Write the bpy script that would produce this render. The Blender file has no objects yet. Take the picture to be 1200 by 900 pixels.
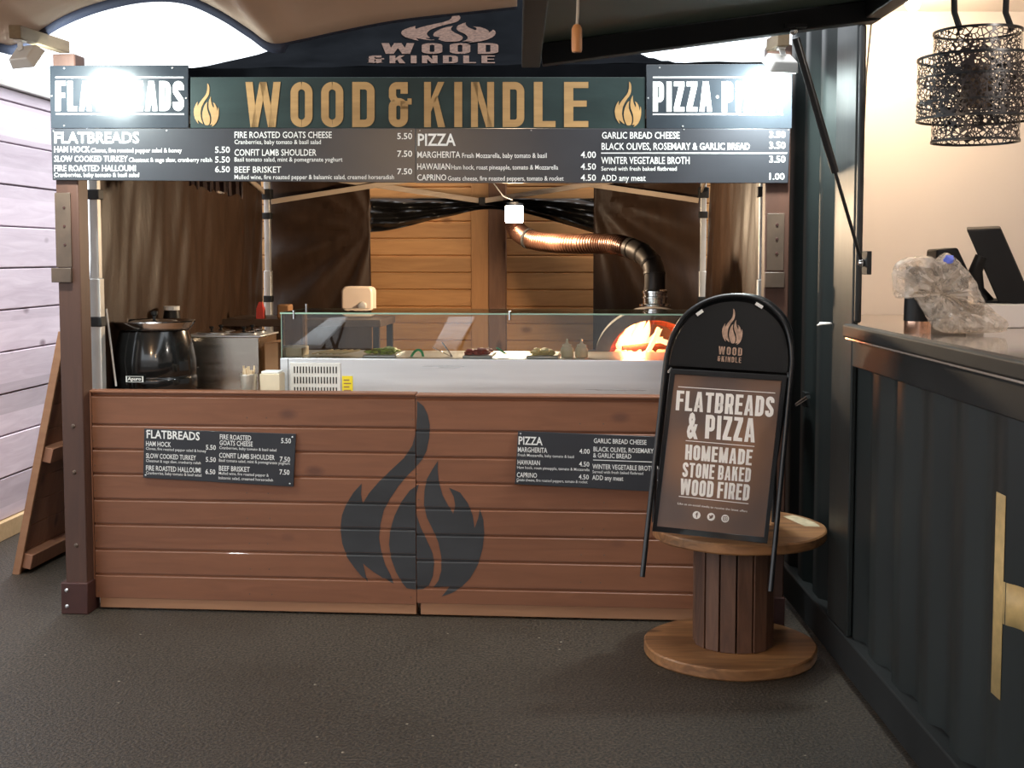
import bpy, bmesh, math, random
from mathutils import Vector, Matrix
from mathutils.geometry import tessellate_polygon
random.seed(7)
R = math.radians
sc = bpy.context.scene
COL = sc.collection

# ---------------------------------------------------------------- camera, world, exposure
F, PPX, HOR, PITCH, EYE = 1450.0, 606.0, 300.0, R(4.0), 1.55
PPY = HOR + F*math.tan(PITCH)
cd = bpy.data.cameras.new('camera'); cam = bpy.data.objects.new('camera', cd); COL.objects.link(cam)
cam.location = (0, 0, EYE); cam.rotation_euler = (math.pi/2 - PITCH, 0, 0)
cd.sensor_fit = 'HORIZONTAL'; cd.sensor_width = 36; cd.lens = 36*F/1200
cd.shift_x = (600-PPX)/1200; cd.shift_y = (PPY-450)/1200
cd.clip_start = 0.05; cd.clip_end = 200
sc.camera = cam
wd = bpy.data.worlds.new('sky'); sc.world = wd; wd.use_nodes = True
wn = wd.node_tree.nodes; bg = wn['Background']
bg.inputs[0].default_value = (0.88, 0.94, 1.0, 1); bg.inputs[1].default_value = 2.6
sd = bpy.data.lights.new('sun', 'SUN'); sd.energy = 5.5; sd.angle = R(60); sd.color = (1.0, .97, .95)   # bright overcast patch
sun = bpy.data.objects.new('sun', sd); COL.objects.link(sun); sun.rotation_euler = Vector((.27, .10, .95)).to_track_quat('Z', 'Y').to_euler()
sc.view_settings.view_transform = 'Standard'; sc.view_settings.look = 'None'
sc.view_settings.gamma = 1; sc.view_settings.use_curve_mapping = False
sc.view_settings.exposure = 0.0
FLOOD_W, BULB_W, FEST_W, FIRE_W, BAR_W = 27.0, 125.0, 48.0, 20.0, 38.0

def point_light(name, loc, watts, col, radius=.05, parent=None):
    l = bpy.data.lights.new(name, 'POINT'); l.energy = watts; l.color = col; l.shadow_soft_size = radius
    o = bpy.data.objects.new(name, l); COL.objects.link(o); o.location = loc
    if parent: o.parent = parent
    return o

# ---------------------------------------------------------------- picture measurements -> real places
def ray(u, v):
    a = (u-PPX)/F; b = (PPY-v)/F
    return Vector((a, math.cos(PITCH)+b*math.sin(PITCH), -math.sin(PITCH)+b*math.cos(PITCH)))
CAM = Vector((0, 0, EYE))
def at(u, v, Y):                       # point at depth Y
    d = ray(u, v); return CAM + d*(Y/d.y)
def on_z(u, v, z):
    d = ray(u, v); return CAM + d*((z-EYE)/d.z)
def on_x(u, v, x):
    d = ray(u, v); return CAM + d*(x/d.x)
def hit(u, v, p, n):
    d = ray(u, v); return CAM + d*((Vector(p)-CAM).dot(n)/d.dot(n))
G0 = on_z(110, 713, 0); G1 = on_z(810, 729, 0)
AL = math.atan2(G0.y-G1.y, G1.x-G0.x)           # the stall is turned a little
EX = Vector((math.cos(AL), -math.sin(AL), 0)); EY = Vector((math.sin(AL), math.cos(AL), 0))
def S2W(p):
    return Vector((G0.x, G0.y, 0)) + EX*p[0] + EY*p[1] + Vector((0, 0, p[2]))
def W2S(p):
    d = Vector(p)-Vector((G0.x, G0.y, 0)); return Vector((d.dot(EX), d.dot(EY), d.z))
CS = W2S(CAM)
def L(u, v, ly):                       # point on the stall-parallel plane ly
    d = ray(u, v); ds = Vector((d.dot(EX), d.dot(EY), d.z)); return CS + ds*((ly-CS.y)/ds.y)
def LX(u, ly): return L(u, 400, ly).x
def LZ(v, ly, u=500): return L(u, v, ly).z

# ---------------------------------------------------------------- materials
def new_mat(name):
    m = bpy.data.materials.new(name); m.use_nodes = True
    return m, m.node_tree.nodes, m.node_tree.links, m.node_tree.nodes['Principled BSDF']
def c4(c): return (c[0], c[1], c[2], 1)
def mul(c, k): return tuple(min(1, x*k) for x in c)
def mat(name, col, rough=.5, metal=0, var=0.0, scale=6, stretch=(1, 1, 1), bump=0, bscale=60, coat=0, spec=.5, rvar=0):
    m, n, l, b = new_mat(name)
    b.inputs['Base Color'].default_value = c4(col); b.inputs['Roughness'].default_value = rough
    b.inputs['Metallic'].default_value = metal; b.inputs['Coat Weight'].default_value = coat
    b.inputs['Specular IOR Level'].default_value = spec
    if var or bump or rvar:
        tc = n.new('ShaderNodeTexCoord'); mp = n.new('ShaderNodeMapping'); mp.inputs['Scale'].default_value = stretch
        l.new(tc.outputs['Object'], mp.inputs[0])
    if var or rvar:
        nz = n.new('ShaderNodeTexNoise'); nz.inputs['Scale'].default_value = scale; nz.inputs['Detail'].default_value = 6
        l.new(mp.outputs[0], nz.inputs['Vector'])
    if var:
        rp = n.new('ShaderNodeValToRGB'); rp.color_ramp.elements[0].position = .3; rp.color_ramp.elements[1].position = .7
        rp.color_ramp.elements[0].color = c4(mul(col, 1-var)); rp.color_ramp.elements[1].color = c4(mul(col, 1+var))
        l.new(nz.outputs[0], rp.inputs[0]); l.new(rp.outputs[0], b.inputs['Base Color'])
    if rvar:
        mr = n.new('ShaderNodeMapRange'); mr.inputs[1].default_value = .3; mr.inputs[2].default_value = .7
        mr.inputs[3].default_value = max(.02, rough-rvar); mr.inputs[4].default_value = rough+rvar
        l.new(nz.outputs[0], mr.inputs[0]); l.new(mr.outputs[0], b.inputs['Roughness'])
    if bump:
        n2 = n.new('ShaderNodeTexNoise'); n2.inputs['Scale'].default_value = bscale; n2.inputs['Detail'].default_value = 4
        l.new(mp.outputs[0], n2.inputs['Vector'])
        bp = n.new('ShaderNodeBump'); bp.inputs['Strength'].default_value = bump; bp.inputs['Distance'].default_value = .01
        l.new(n2.outputs[0], bp.inputs['Height']); l.new(bp.outputs[0], b.inputs['Normal'])
    return m
def wood(name, c1, c2, along='x', rough=.55, grain=9, knots=True, bump=.25, rowsize=0, coat=0, knotcol=None):
    """grain runs along the given axis; rowsize gives each board its own tone"""
    m, n, l, b = new_mat(name)
    b.inputs['Roughness'].default_value = rough; b.inputs['Coat Weight'].default_value = coat
    tc = n.new('ShaderNodeTexCoord'); mp = n.new('ShaderNodeMapping')
    s = {'x': (.12, 1, 1), 'y': (1, .12, 1), 'z': (1, 1, .12)}[along]
    mp.inputs['Scale'].default_value = s; l.new(tc.outputs['Object'], mp.inputs[0])
    nz = n.new('ShaderNodeTexNoise'); nz.inputs['Scale'].default_value = grain*4; nz.inputs['Detail'].default_value = 8
    nz.inputs['Distortion'].default_value = 1.2
    l.new(mp.outputs[0], nz.inputs['Vector'])
    nb = n.new('ShaderNodeTexNoise'); nb.inputs['Scale'].default_value = grain*.7; nb.inputs['Detail'].default_value = 3
    l.new(mp.outputs[0], nb.inputs['Vector'])
    ad = n.new('ShaderNodeMath'); ad.operation = 'ADD'; l.new(nz.outputs[0], ad.inputs[0]); l.new(nb.outputs[0], ad.inputs[1])
    mr = n.new('ShaderNodeMapRange'); mr.inputs[1].default_value = .7; mr.inputs[2].default_value = 1.3
    l.new(ad.outputs[0], mr.inputs[0])
    fac = mr.outputs[0]
    mx = n.new('ShaderNodeMix'); mx.data_type = 'RGBA'
    mx.inputs[6].default_value = c4(c1); mx.inputs[7].default_value = c4(c2)
    l.new(fac, mx.inputs[0]); col = mx.outputs[2]
    if rowsize:
        sp = n.new('ShaderNodeSeparateXYZ'); l.new(tc.outputs['Object'], sp.inputs[0])
        dv = n.new('ShaderNodeMath'); dv.operation = 'DIVIDE'; dv.inputs[1].default_value = rowsize; l.new(sp.outputs[2], dv.inputs[0])
        fl = n.new('ShaderNodeMath'); fl.operation = 'FLOOR'; l.new(dv.outputs[0], fl.inputs[0])
        wn_ = n.new('ShaderNodeTexWhiteNoise'); wn_.noise_dimensions = '1D'; l.new(fl.outputs[0], wn_.inputs['W'])
        m2 = n.new('ShaderNodeMapRange'); m2.inputs[3].default_value = .78; m2.inputs[4].default_value = 1.12; l.new(wn_.outputs[0], m2.inputs[0])
        vm = n.new('ShaderNodeVectorMath'); vm.operation = 'SCALE'; l.new(col, vm.inputs[0]); l.new(m2.outputs[0], vm.inputs['Scale'])
        col = vm.outputs[0]
    if knots:
        mk = n.new('ShaderNodeMapping'); mk.inputs['Scale'].default_value = {'x': (.55, 1, 1), 'y': (1, .55, 1), 'z': (1, 1, .55)}[along]
        l.new(tc.outputs['Object'], mk.inputs[0])
        vo = n.new('ShaderNodeTexVoronoi'); vo.inputs['Scale'].default_value = 4.5; l.new(mk.outputs[0], vo.inputs['Vector'])
        kr = n.new('ShaderNodeMapRange'); kr.inputs[1].default_value = .05; kr.inputs[2].default_value = .13
        kr.inputs[3].default_value = .8; kr.inputs[4].default_value = 0; l.new(vo.outputs['Distance'], kr.inputs[0])
        m3 = n.new('ShaderNodeMix'); m3.data_type = 'RGBA'; l.new(kr.outputs[0], m3.inputs[0]); l.new(col, m3.inputs[6])
        m3.inputs[7].default_value = c4(knotcol or mul(c1, .4)); col = m3.outputs[2]
    l.new(col, b.inputs['Base Color'])
    bp = n.new('ShaderNodeBump'); bp.inputs['Strength'].default_value = bump; bp.inputs['Distance'].default_value = .004
    l.new(nz.outputs[0], bp.inputs['Height']); l.new(bp.outputs[0], b.inputs['Normal'])
    return m
def emis(name, col, s):
    m, n, l, b = new_mat(name)
    b.inputs['Base Color'].default_value = c4(col); b.inputs['Emission Color'].default_value = c4(col); b.inputs['Emission Strength'].default_value = s
    return m

M = {}
M['asphalt'] = None
M['panel'] = wood('red_brown_stain', (.165, .060, .027), (.222, .085, .040), 'x', .5, 6, True, .15, 0, .05, (.10, .035, .02))
M['post'] = wood('brown_post_paint', (.058, .024, .015), (.085, .036, .022), 'z', .5, 6, True, .15, 0, 0, (.06, .02, .012))
M['shoe'] = mat('oxide_brown_steel', (.055, .018, .014), .5, .2, .3, 8)
M['plate'] = mat('brown_painted_plate', (.090, .058, .040), .45, .1, .2, 10)
M['raw'] = wood('raw_timber', (.50, .34, .17), (.62, .44, .24), 'y', .65, 8)
M['arm'] = wood('dull_arm_timber', (.15, .10, .055), (.22, .16, .09), 'y', .65, 8)
M['plinth'] = wood('pale_plinth_timber', (.26, .12, .06), (.34, .17, .085), 'x', .6, 6)
M['charcoal'] = mat('charcoal_paint', (.030, .031, .034), .45, 0, .25, 9, (.3, 1, 1))
M['sign'] = mat('black_sign_board', (.024, .029, .036), .20, 0, .12, 5, rvar=.04)
M['menu'] = mat('menu_board_print', (.030, .031, .037), .32, 0, .10, 5)
M['green'] = mat('dark_green_board', (.016, .030, .029), .55, 0, .3, 7, (.4, 1, 1), bump=.1, bscale=30, spec=.25)
M['gold'] = wood('gold_letter_wood', (.30, .170, .062), (.44, .26, .10), 'x', .5, 7, True, .05, 0, 0, (.25, .13, .04))
M['white'] = mat('white_lettering', (.82, .82, .80), .5)
M['offwhite'] = mat('offwhite_print', (.93, .89, .84), .5)
M['tanprint'] = mat('tan_emblem_print', (.42, .27, .19), .5, 0, .35, 60)
M['screw'] = mat('screw_steel', (.65, .65, .65), .3, .9)
M['blacksteel'] = mat('black_powder_steel', (.010, .010, .011), .32, .1, .2, 20)
M['blackplastic'] = mat('black_plastic', (.009, .009, .0095), .42, spec=.25)
M['container'] = mat('container_paint', (.0155, .0190, .0188), .44, 0, .25, 3, (1, 1, .25), bump=.06, bscale=14, spec=.35, rvar=.08)
M['contframe'] = mat('container_frame_paint', (.013, .014, .0145), .58, 0, .25, 4, spec=.25)
M['lid'] = mat('hatch_green_paint', (.065, .10, .085), .5, 0, .2, 1.2)
M['steel'] = mat('brushed_steel', (.74, .76, .79), .34, .55, .06, 5, (.2, 1, 6), bump=.03, bscale=120, rvar=.08)
M['chrome'] = mat('bright_steel', (.70, .70, .70), .14, 1)
M['alu'] = mat('gazebo_aluminium', (.62, .61, .58), .38, .55, .08, 10)
M['truss'] = mat('lamp_tinted_truss_bar', (.55, .44, .34), .45, .1, .1, 10)  # tan base colour stands in for warm lamp light on the metal bars
M['tarp'] = mat('black_brown_tarpaulin', (.040, .021, .012), .50, 0, .2, 5, (3, 3, .8), bump=.30, bscale=9, spec=.3)
M['tarpblack'] = mat('black_tarpaulin', (.012, .011, .011), .42, 0, .3, 6, bump=.2, bscale=18)
M['roofcloth'] = mat('black_roof_cloth', (.0045, .005, .006), .9, 0, .3, 4, bump=.15, bscale=9, spec=.0)
M['print'] = mat('worn_logo_print', (.066, .038, .028), .8, 0, .4, 60, spec=.1)
M['beige'] = mat('beige_canopy_cloth', (.52, .41, .32), .8, 0, .10, 2, bump=.15, bscale=3)
def translucent(m, k, col):
    n, l = m.node_tree.nodes, m.node_tree.links; b = n['Principled BSDF']; out = n['Material Output']
    tl = n.new('ShaderNodeBsdfTranslucent'); tl.inputs[0].default_value = c4(col); ms = n.new('ShaderNodeMixShader'); ms.inputs[0].default_value = k
    l.new(b.outputs[0], ms.inputs[1]); l.new(tl.outputs[0], ms.inputs[2]); l.new(ms.outputs[0], out.inputs[0])
translucent(M['beige'], .22, (.55, .40, .30))
M['navytrim'] = mat('navy_trim_cloth', (.018, .022, .045), .8, 0, .2, 8)
M['shed'] = wood('shed_cladding', (.44, .205, .07), (.60, .31, .115), 'x', .55, 6, True, .2, .118, 0, (.20, .075, .025))
M['shedpost'] = wood('shed_post', (.15, .062, .028), (.25, .11, .048), 'z', .55, 6, True, .2, 0, 0, (.06, .02, .012))
M['shedtrim'] = wood('shed_trim', (.42, .19, .065), (.56, .28, .10), 'z', .55, 6)
M['fence'] = wood('grey_mauve_fence', (.60, .50, .58), (.80, .70, .78), 'x', .65, 5, True, .3, .17, 0, (.20, .13, .17))
M['shutterwood'] = wood('shutter_wood', (.20, .085, .045), (.30, .13, .07), 'z', .6, 6)
M['spool'] = wood('spool_disc_wood', (.105, .042, .015), (.40, .185, .070), 'x', .5, 5, True, .4, 0, .1)
M['stave'] = wood('spool_stave_wood', (.050, .021, .012), (.165, .076, .042), 'z', .6, 7, True, .5)
M['glass'] = None
M['wallwhite'] = mat('white_interior_wall', (.80, .74, .70), .6, 0, .03, 1)
M['rubber'] = mat('black_rubber', (.008, .008, .008), .6)
M['cream'] = mat('cream_card', (.68, .58, .42), .7, 0, .08, 8)
M['card'] = mat('brown_cardboard', (.32, .17, .08), .8, 0, .12, 9)
M['yellow'] = mat('yellow_sticker', (.85, .68, .03), .5)
M['cup'] = mat('patterned_metal_cup', (.55, .50, .42), .3, .6)
M['birch'] = wood('wooden_cutlery', (.62, .46, .28), (.72, .55, .36), 'z', .7, 8, False)
M['copper'] = mat('heat_stained_copper_duct', (.13, .062, .040), .34, .85, .55, 7, rvar=.08)
M['darkduct'] = mat('black_stove_pipe', (.035, .030, .028), .40, .6, .2, 9)
M['ovenskin'] = mat('grey_oven_render', (.20, .175, .16), .7, 0, .2, 12, bump=.2, bscale=40)
M['firebrick'] = None
M['flame'] = emis('fire_flame', (1.0, .58, .28), 2.4)
M['ember'] = emis('glowing_ember', (1.0, .10, .02), 2.6)
M['glowwood'] = emis('glowing_wood', (1.0, .62, .34), 2.2)
M['emberhot'] = emis('hot_embers', (1.0, .42, .16), 2.6)
M['log'] = mat('charred_log', (.05, .02, .012), .8, 0, .5, 20, bump=.4)
M['lettuce'] = mat('lettuce_green', (.40, .50, .08), .5, 0, .35, 30)
M['tomato'] = mat('tomato_red', (.45, .05, .02), .4, 0, .3, 25)
M['cheese'] = mat('grated_cheese', (.80, .66, .30), .6, 0, .15, 30)
M['bread'] = mat('flatbread', (.72, .56, .34), .7, 0, .25, 20)
M['greenplastic'] = mat('green_handle', (.03, .42, .16), .35)
M['squeeze'] = mat('cream_squeeze_bottle', (.80, .72, .52), .4)
M['boiler'] = mat('cream_enamel', (.72, .60, .50), .35)
M['tablewhite'] = mat('white_table_laminate', (.80, .82, .85), .4)
M['redpack'] = mat('red_packet', (.55, .06, .05), .5)
M['stripe'] = None
M['cord'] = mat('pale_cord', (.50, .46, .40), .8)
M['floodbody'] = mat('white_floodlight_body', (.72, .70, .66), .4)
M['floodface'] = emis('floodlight_lens', (.86, 1.0, .97), 14)
M['bulbglow'] = emis('lit_bulb', (1.0, .90, .76), 30)
M['warmglow'] = emis('lit_warm_bulb', (1.0, .80, .55), 18)
M['foldtrim'] = mat('opening_seal_rubber', (.012, .012, .012), .5)
M['poster'] = None
M['bartop'] = mat('glossy_bar_top', (.34, .29, .25), .10, 0, .12, 4)
M['coppercup'] = mat('copper_cup_base', (.75, .45, .32), .15, .9)
M['cable'] = mat('black_cable', (.010, .010, .010), .5)
def special():
    # asphalt
    m, n, l, b = new_mat('damp_asphalt')
    tc = n.new('ShaderNodeTexCoord')
    big = n.new('ShaderNodeTexNoise'); big.inputs['Scale'].default_value = .8; big.inputs['Detail'].default_value = 5; l.new(tc.outputs['Object'], big.inputs['Vector'])
    fine = n.new('ShaderNodeTexNoise'); fine.inputs['Scale'].default_value = 95; fine.inputs['Detail'].default_value = 4; l.new(tc.outputs['Object'], fine.inputs['Vector'])
    rp = n.new('ShaderNodeValToRGB'); rp.color_ramp.elements[0].position = .40; rp.color_ramp.elements[1].position = .66
    rp.color_ramp.elements[0].color = (.014, .0115, .0092, 1); rp.color_ramp.elements[1].color = (.082, .061, .042, 1)
    l.new(fine.outputs[0], rp.inputs[0])
    r2 = n.new('ShaderNodeMapRange'); r2.inputs[1].default_value = .3; r2.inputs[2].default_value = .7; r2.inputs[3].default_value = .75; r2.inputs[4].default_value = 1.2; l.new(big.outputs[0], r2.inputs[0])
    vm = n.new('ShaderNodeVectorMath'); vm.operation = 'SCALE'; l.new(rp.outputs[0], vm.inputs[0]); l.new(r2.outputs[0], vm.inputs['Scale'])
    # pale grit specks
    vo = n.new('ShaderNodeTexVoronoi'); vo.inputs['Scale'].default_value = 11; l.new(tc.outputs['Object'], vo.inputs['Vector'])
    lt = n.new('ShaderNodeMath'); lt.operation = 'LESS_THAN'; lt.inputs[1].default_value = .055; l.new(vo.outputs['Distance'], lt.inputs[0])
    sx = n.new('ShaderNodeSeparateColor'); l.new(vo.outputs['Color'], sx.inputs[0])
    gt = n.new('ShaderNodeMath'); gt.operation = 'GREATER_THAN'; gt.inputs[1].default_value = .72; l.new(sx.outputs[0], gt.inputs[0])
    mm = n.new('ShaderNodeMath'); mm.operation = 'MULTIPLY'; l.new(lt.outputs[0], mm.inputs[0]); l.new(gt.outputs[0], mm.inputs[1])
    mx = n.new('ShaderNodeMix'); mx.data_type = 'RGBA'; l.new(mm.outputs[0], mx.inputs[0]); l.new(vm.outputs[0], mx.inputs[6]); mx.inputs[7].default_value = (.30, .26, .20, 1)
    l.new(mx.outputs[2], b.inputs['Base Color'])
    rr = n.new('ShaderNodeMapRange'); rr.inputs[1].default_value = .35; rr.inputs[2].default_value = .65; rr.inputs[3].default_value = .42; rr.inputs[4].default_value = .62; l.new(big.outputs[0], rr.inputs[0])
    l.new(rr.outputs[0], b.inputs['Roughness']); b.inputs['Specular IOR Level'].default_value = .3
    bp = n.new('ShaderNodeBump'); bp.inputs['Strength'].default_value = .9; bp.inputs['Distance'].default_value = .008
    l.new(fine.outputs[0], bp.inputs['Height']); l.new(bp.outputs[0], b.inputs['Normal'])
    M['asphalt'] = m
    # display glass
    m, n, l, b = new_mat('clear_glass')
    out = n['Material Output']
    tr = n.new('ShaderNodeBsdfTransparent'); tr.inputs[0].default_value = (.93, .96, .95, 1)
    gl = n.new('ShaderNodeBsdfGlossy'); gl.inputs['Roughness'].default_value = .01
    fr = n.new('ShaderNodeFresnel'); fr.inputs[0].default_value = 1.7
    ms = n.new('ShaderNodeMixShader'); l.new(fr.outputs[0], ms.inputs[0]); l.new(tr.outputs[0], ms.inputs[1]); l.new(gl.outputs[0], ms.inputs[2]); l.new(ms.outputs[0], out.inputs[0])
    M['glass'] = m
    M['glassedge'] = mat('green_glass_edge', (.34, .52, .40), .2)
    # fire bricks
    m, n, l, b = new_mat('oven_firebrick')
    tc = n.new('ShaderNodeTexCoord'); br = n.new('ShaderNodeTexBrick'); br.inputs['Scale'].default_value = 9; mpb = n.new('ShaderNodeMapping'); mpb.inputs['Rotation'].default_value = (R(90), 0, 0); l.new(tc.outputs['Object'], mpb.inputs[0])
    br.inputs['Color1'].default_value = (.50, .16, .09, 1); br.inputs['Color2'].default_value = (.36, .10, .06, 1); br.inputs['Mortar'].default_value = (.20, .10, .07, 1)
    l.new(mpb.outputs[0], br.inputs['Vector']); l.new(br.outputs[0], b.inputs['Base Color']); b.inputs['Roughness'].default_value = .8
    M['firebrick'] = m
    # striped cloth
    m, n, l, b = new_mat('striped_cloth')
    tc = n.new('ShaderNodeTexCoord'); wv = n.new('ShaderNodeTexWave'); wv.inputs['Scale'].default_value = 14; wv.inputs['Distortion'].default_value = 1.5
    l.new(tc.outputs['Object'], wv.inputs['Vector']); rp = n.new('ShaderNodeValToRGB'); rp.color_ramp.interpolation = 'CONSTANT'
    rp.color_ramp.elements[0].color = (.05, .02, .015, 1); rp.color_ramp.elements[1].position = .5; rp.color_ramp.elements[1].color = (.5, .36, .28, 1)
    l.new(wv.outputs[0], rp.inputs[0]); l.new(rp.outputs[0], b.inputs['Base Color']); M['stripe'] = m
    # poster print: blurred brown photograph
    m, n, l, b = new_mat('brown_poster_print')
    tc = n.new('ShaderNodeTexCoord'); nz = n.new('ShaderNodeTexNoise'); nz.inputs['Scale'].default_value = 3.2; nz.inputs['Detail'].default_value = 1
    l.new(tc.outputs['Object'], nz.inputs['Vector']); rp = n.new('ShaderNodeValToRGB')
    rp.color_ramp.elements[0].position = .36; rp.color_ramp.elements[0].color = (.120, .080, .066, 1)
    rp.color_ramp.elements[1].position = .70; rp.color_ramp.elements[1].color = (.32, .155, .075, 1)
    l.new(nz.outputs[0], rp.inputs[0]); l.new(rp.outputs[0], b.inputs['Base Color']); b.inputs['Roughness'].default_value = .35
    M['poster'] = m
    # pierced lampshade sheet: voronoi lattice with open holes
    m, n, l, b = new_mat('pierced_black_metal')
    out = n['Material Output']; b.inputs['Base Color'].default_value = (.020, .013, .012, 1); b.inputs['Roughness'].default_value = .4
    tc = n.new('ShaderNodeTexCoord'); vo = n.new('ShaderNodeTexVoronoi'); vo.feature = 'DISTANCE_TO_EDGE'; vo.inputs['Scale'].default_value = 58
    l.new(tc.outputs['Object'], vo.inputs['Vector'])
    lt = n.new('ShaderNodeMath'); lt.operation = 'LESS_THAN'; lt.inputs[1].default_value = .10; l.new(vo.outputs['Distance'], lt.inputs[0])
    tr = n.new('ShaderNodeBsdfTransparent'); ms = n.new('ShaderNodeMixShader')
    l.new(lt.outputs[0], ms.inputs[0]); l.new(tr.outputs[0], ms.inputs[1]); l.new(b.outputs[0], ms.inputs[2]); l.new(ms.outputs[0], out.inputs[0])
    M['pierced'] = m
    # thin crumpled plastic film
    m, n, l, b = new_mat('clear_plastic_film')
    out = n['Material Output']; tr = n.new('ShaderNodeBsdfTransparent'); tr.inputs[0].default_value = (.93, .91, .88, 1)
    b.inputs['Base Color'].default_value = (.82, .74, .66, 1); b.inputs['Roughness'].default_value = .15
    tc = n.new('ShaderNodeTexCoord'); nz = n.new('ShaderNodeTexNoise'); nz.inputs['Scale'].default_value = 16; nz.inputs['Detail'].default_value = 5; nz.inputs['Distortion'].default_value = 1.5
    l.new(tc.outputs['Object'], nz.inputs['Vector']); bp = n.new('ShaderNodeBump'); bp.inputs['Strength'].default_value = .45; bp.inputs['Distance'].default_value = .012
    l.new(nz.outputs[0], bp.inputs['Height']); l.new(bp.outputs[0], b.inputs['Normal'])
    ms = n.new('ShaderNodeMixShader'); mr = n.new('ShaderNodeMapRange'); mr.inputs[1].default_value = .35; mr.inputs[2].default_value = .65; mr.inputs[3].default_value = .16; mr.inputs[4].default_value = .52
    l.new(nz.outputs[0], mr.inputs[0]); l.new(mr.outputs[0], ms.inputs[0]); l.new(tr.outputs[0], ms.inputs[1]); l.new(b.outputs[0], ms.inputs[2]); l.new(ms.outputs[0], out.inputs[0])
    M['film'] = m
special()

# ---------------------------------------------------------------- mesh building
class MB:
    def __init__(s): s.v = []; s.f = []
    def add(s, vs, fs):
        n = len(s.v); s.v += [tuple(v) for v in vs]; s.f += [tuple(i+n for i in f) for f in fs]; return s
    def box(s, a, b):
        (x0, y0, z0), (x1, y1, z1) = a, b
        return s.hexa([(x0, y0, z0), (x1, y0, z0), (x1, y1, z0), (x0, y1, z0), (x0, y0, z1), (x1, y0, z1), (x1, y1, z1), (x0, y1, z1)])
    def hexa(s, p): return s.add(p, [(0, 3, 2, 1), (4, 5, 6, 7), (0, 1, 5, 4), (1, 2, 6, 5), (2, 3, 7, 6), (3, 0, 4, 7)])
    def slab(s, q, d):                   # quad corners in order + thickness vector
        d = Vector(d); q = [Vector(x) for x in q]
        return s.hexa(q + [x+d for x in q])
    def beam(s, p0, p1, w, h, up=(0, 0, 1)):
        p0, p1 = Vector(p0), Vector(p1); d = (p1-p0).normalized(); x = d.cross(Vector(up)).normalized(); y = x.cross(d)
        a, b = x*w/2, y*h/2
        return s.hexa([p0-a-b, p0+a-b, p0+a+b, p0-a+b, p1-a-b, p1+a-b, p1+a+b, p1-a+b])
    def prism(s, pts, d):
        d = Vector(d); pts = [Vector(p) for p in pts]; n = len(pts)
        return s.add(pts+[p+d for p in pts], [tuple(range(n)), tuple(range(2*n-1, n-1, -1))] + [(i, (i+1) % n, n+(i+1) % n, n+i) for i in range(n)])
    def tube(s, path, r, n=10, caps=True):
        path = [Vector(p) for p in path]; rs = r if isinstance(r, (list, tuple)) else [r]*len(path)
        ref = None; vs = []; fs = []
        for i, p in enumerate(path):
            t = (path[min(i+1, len(path)-1)]-path[max(i-1, 0)]).normalized()
            if ref is None: ref = t.orthogonal().normalized()
            ref = (ref - t*ref.dot(t)).normalized(); bi = t.cross(ref)
            for k in range(n):
                a = 2*math.pi*k/n; vs.append(p + (ref*math.cos(a)+bi*math.sin(a))*rs[i])
        for i in range(len(path)-1):
            for k in range(n): fs.append((i*n+k, i*n+(k+1) % n, (i+1)*n+(k+1) % n, (i+1)*n+k))
        if caps: fs.append(tuple(range(n-1, -1, -1))); fs.append(tuple(range((len(path)-1)*n, len(path)*n)))
        return s.add(vs, fs)
    def cyl(s, p0, p1, r, n=20, r2=None): return s.tube([p0, p1], [r, r if r2 is None else r2], n)
    def lathe(s, prof, c, n=32, axis=(0, 0, 1), close=False):
        c = Vector(c); ax = Vector(axis).normalized(); u = ax.orthogonal().normalized(); w = ax.cross(u); vs = []; fs = []
        for (r, h) in prof:
            for k in range(n):
                a = 2*math.pi*k/n; vs.append(c + ax*h + (u*math.cos(a)+w*math.sin(a))*max(r, 1e-5))
        m = len(prof)
        for i in range(m-1 if not close else m):
            j = (i+1) % m
            for k in range(n): fs.append((i*n+k, i*n+(k+1) % n, j*n+(k+1) % n, j*n+k))
        return s.add(vs, fs)
    def grid(s, fn, nu, nv):
        vs = [fn(i/nu, j/nv) for j in range(nv+1) for i in range(nu+1)]
        fs = [(j*(nu+1)+i, j*(nu+1)+i+1, (j+1)*(nu+1)+i+1, (j+1)*(nu+1)+i) for j in range(nv) for i in range(nu)]
        return s.add(vs, fs)
    def blob(s, c, rx, ry, rz, seed=0, amp=.15, n=16, m=10):
        rd = random.Random(seed); ph = [rd.uniform(0, 6.28) for _ in range(6)]
        def fn(u, v):
            a, b = u*2*math.pi, v*math.pi
            k = 1+amp*(math.sin(3*a+ph[0]+4*b)+math.sin(5*b+ph[1]-2*a)*.7+math.sin(7*a+ph[2])*math.sin(6*b+ph[3])*.6)/2*math.sin(b)
            return (c[0]+rx*k*math.cos(a)*math.sin(b), c[1]+ry*k*math.sin(a)*math.sin(b), c[2]+rz*k*math.cos(b))
        return s.grid(fn, n, m)

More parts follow.
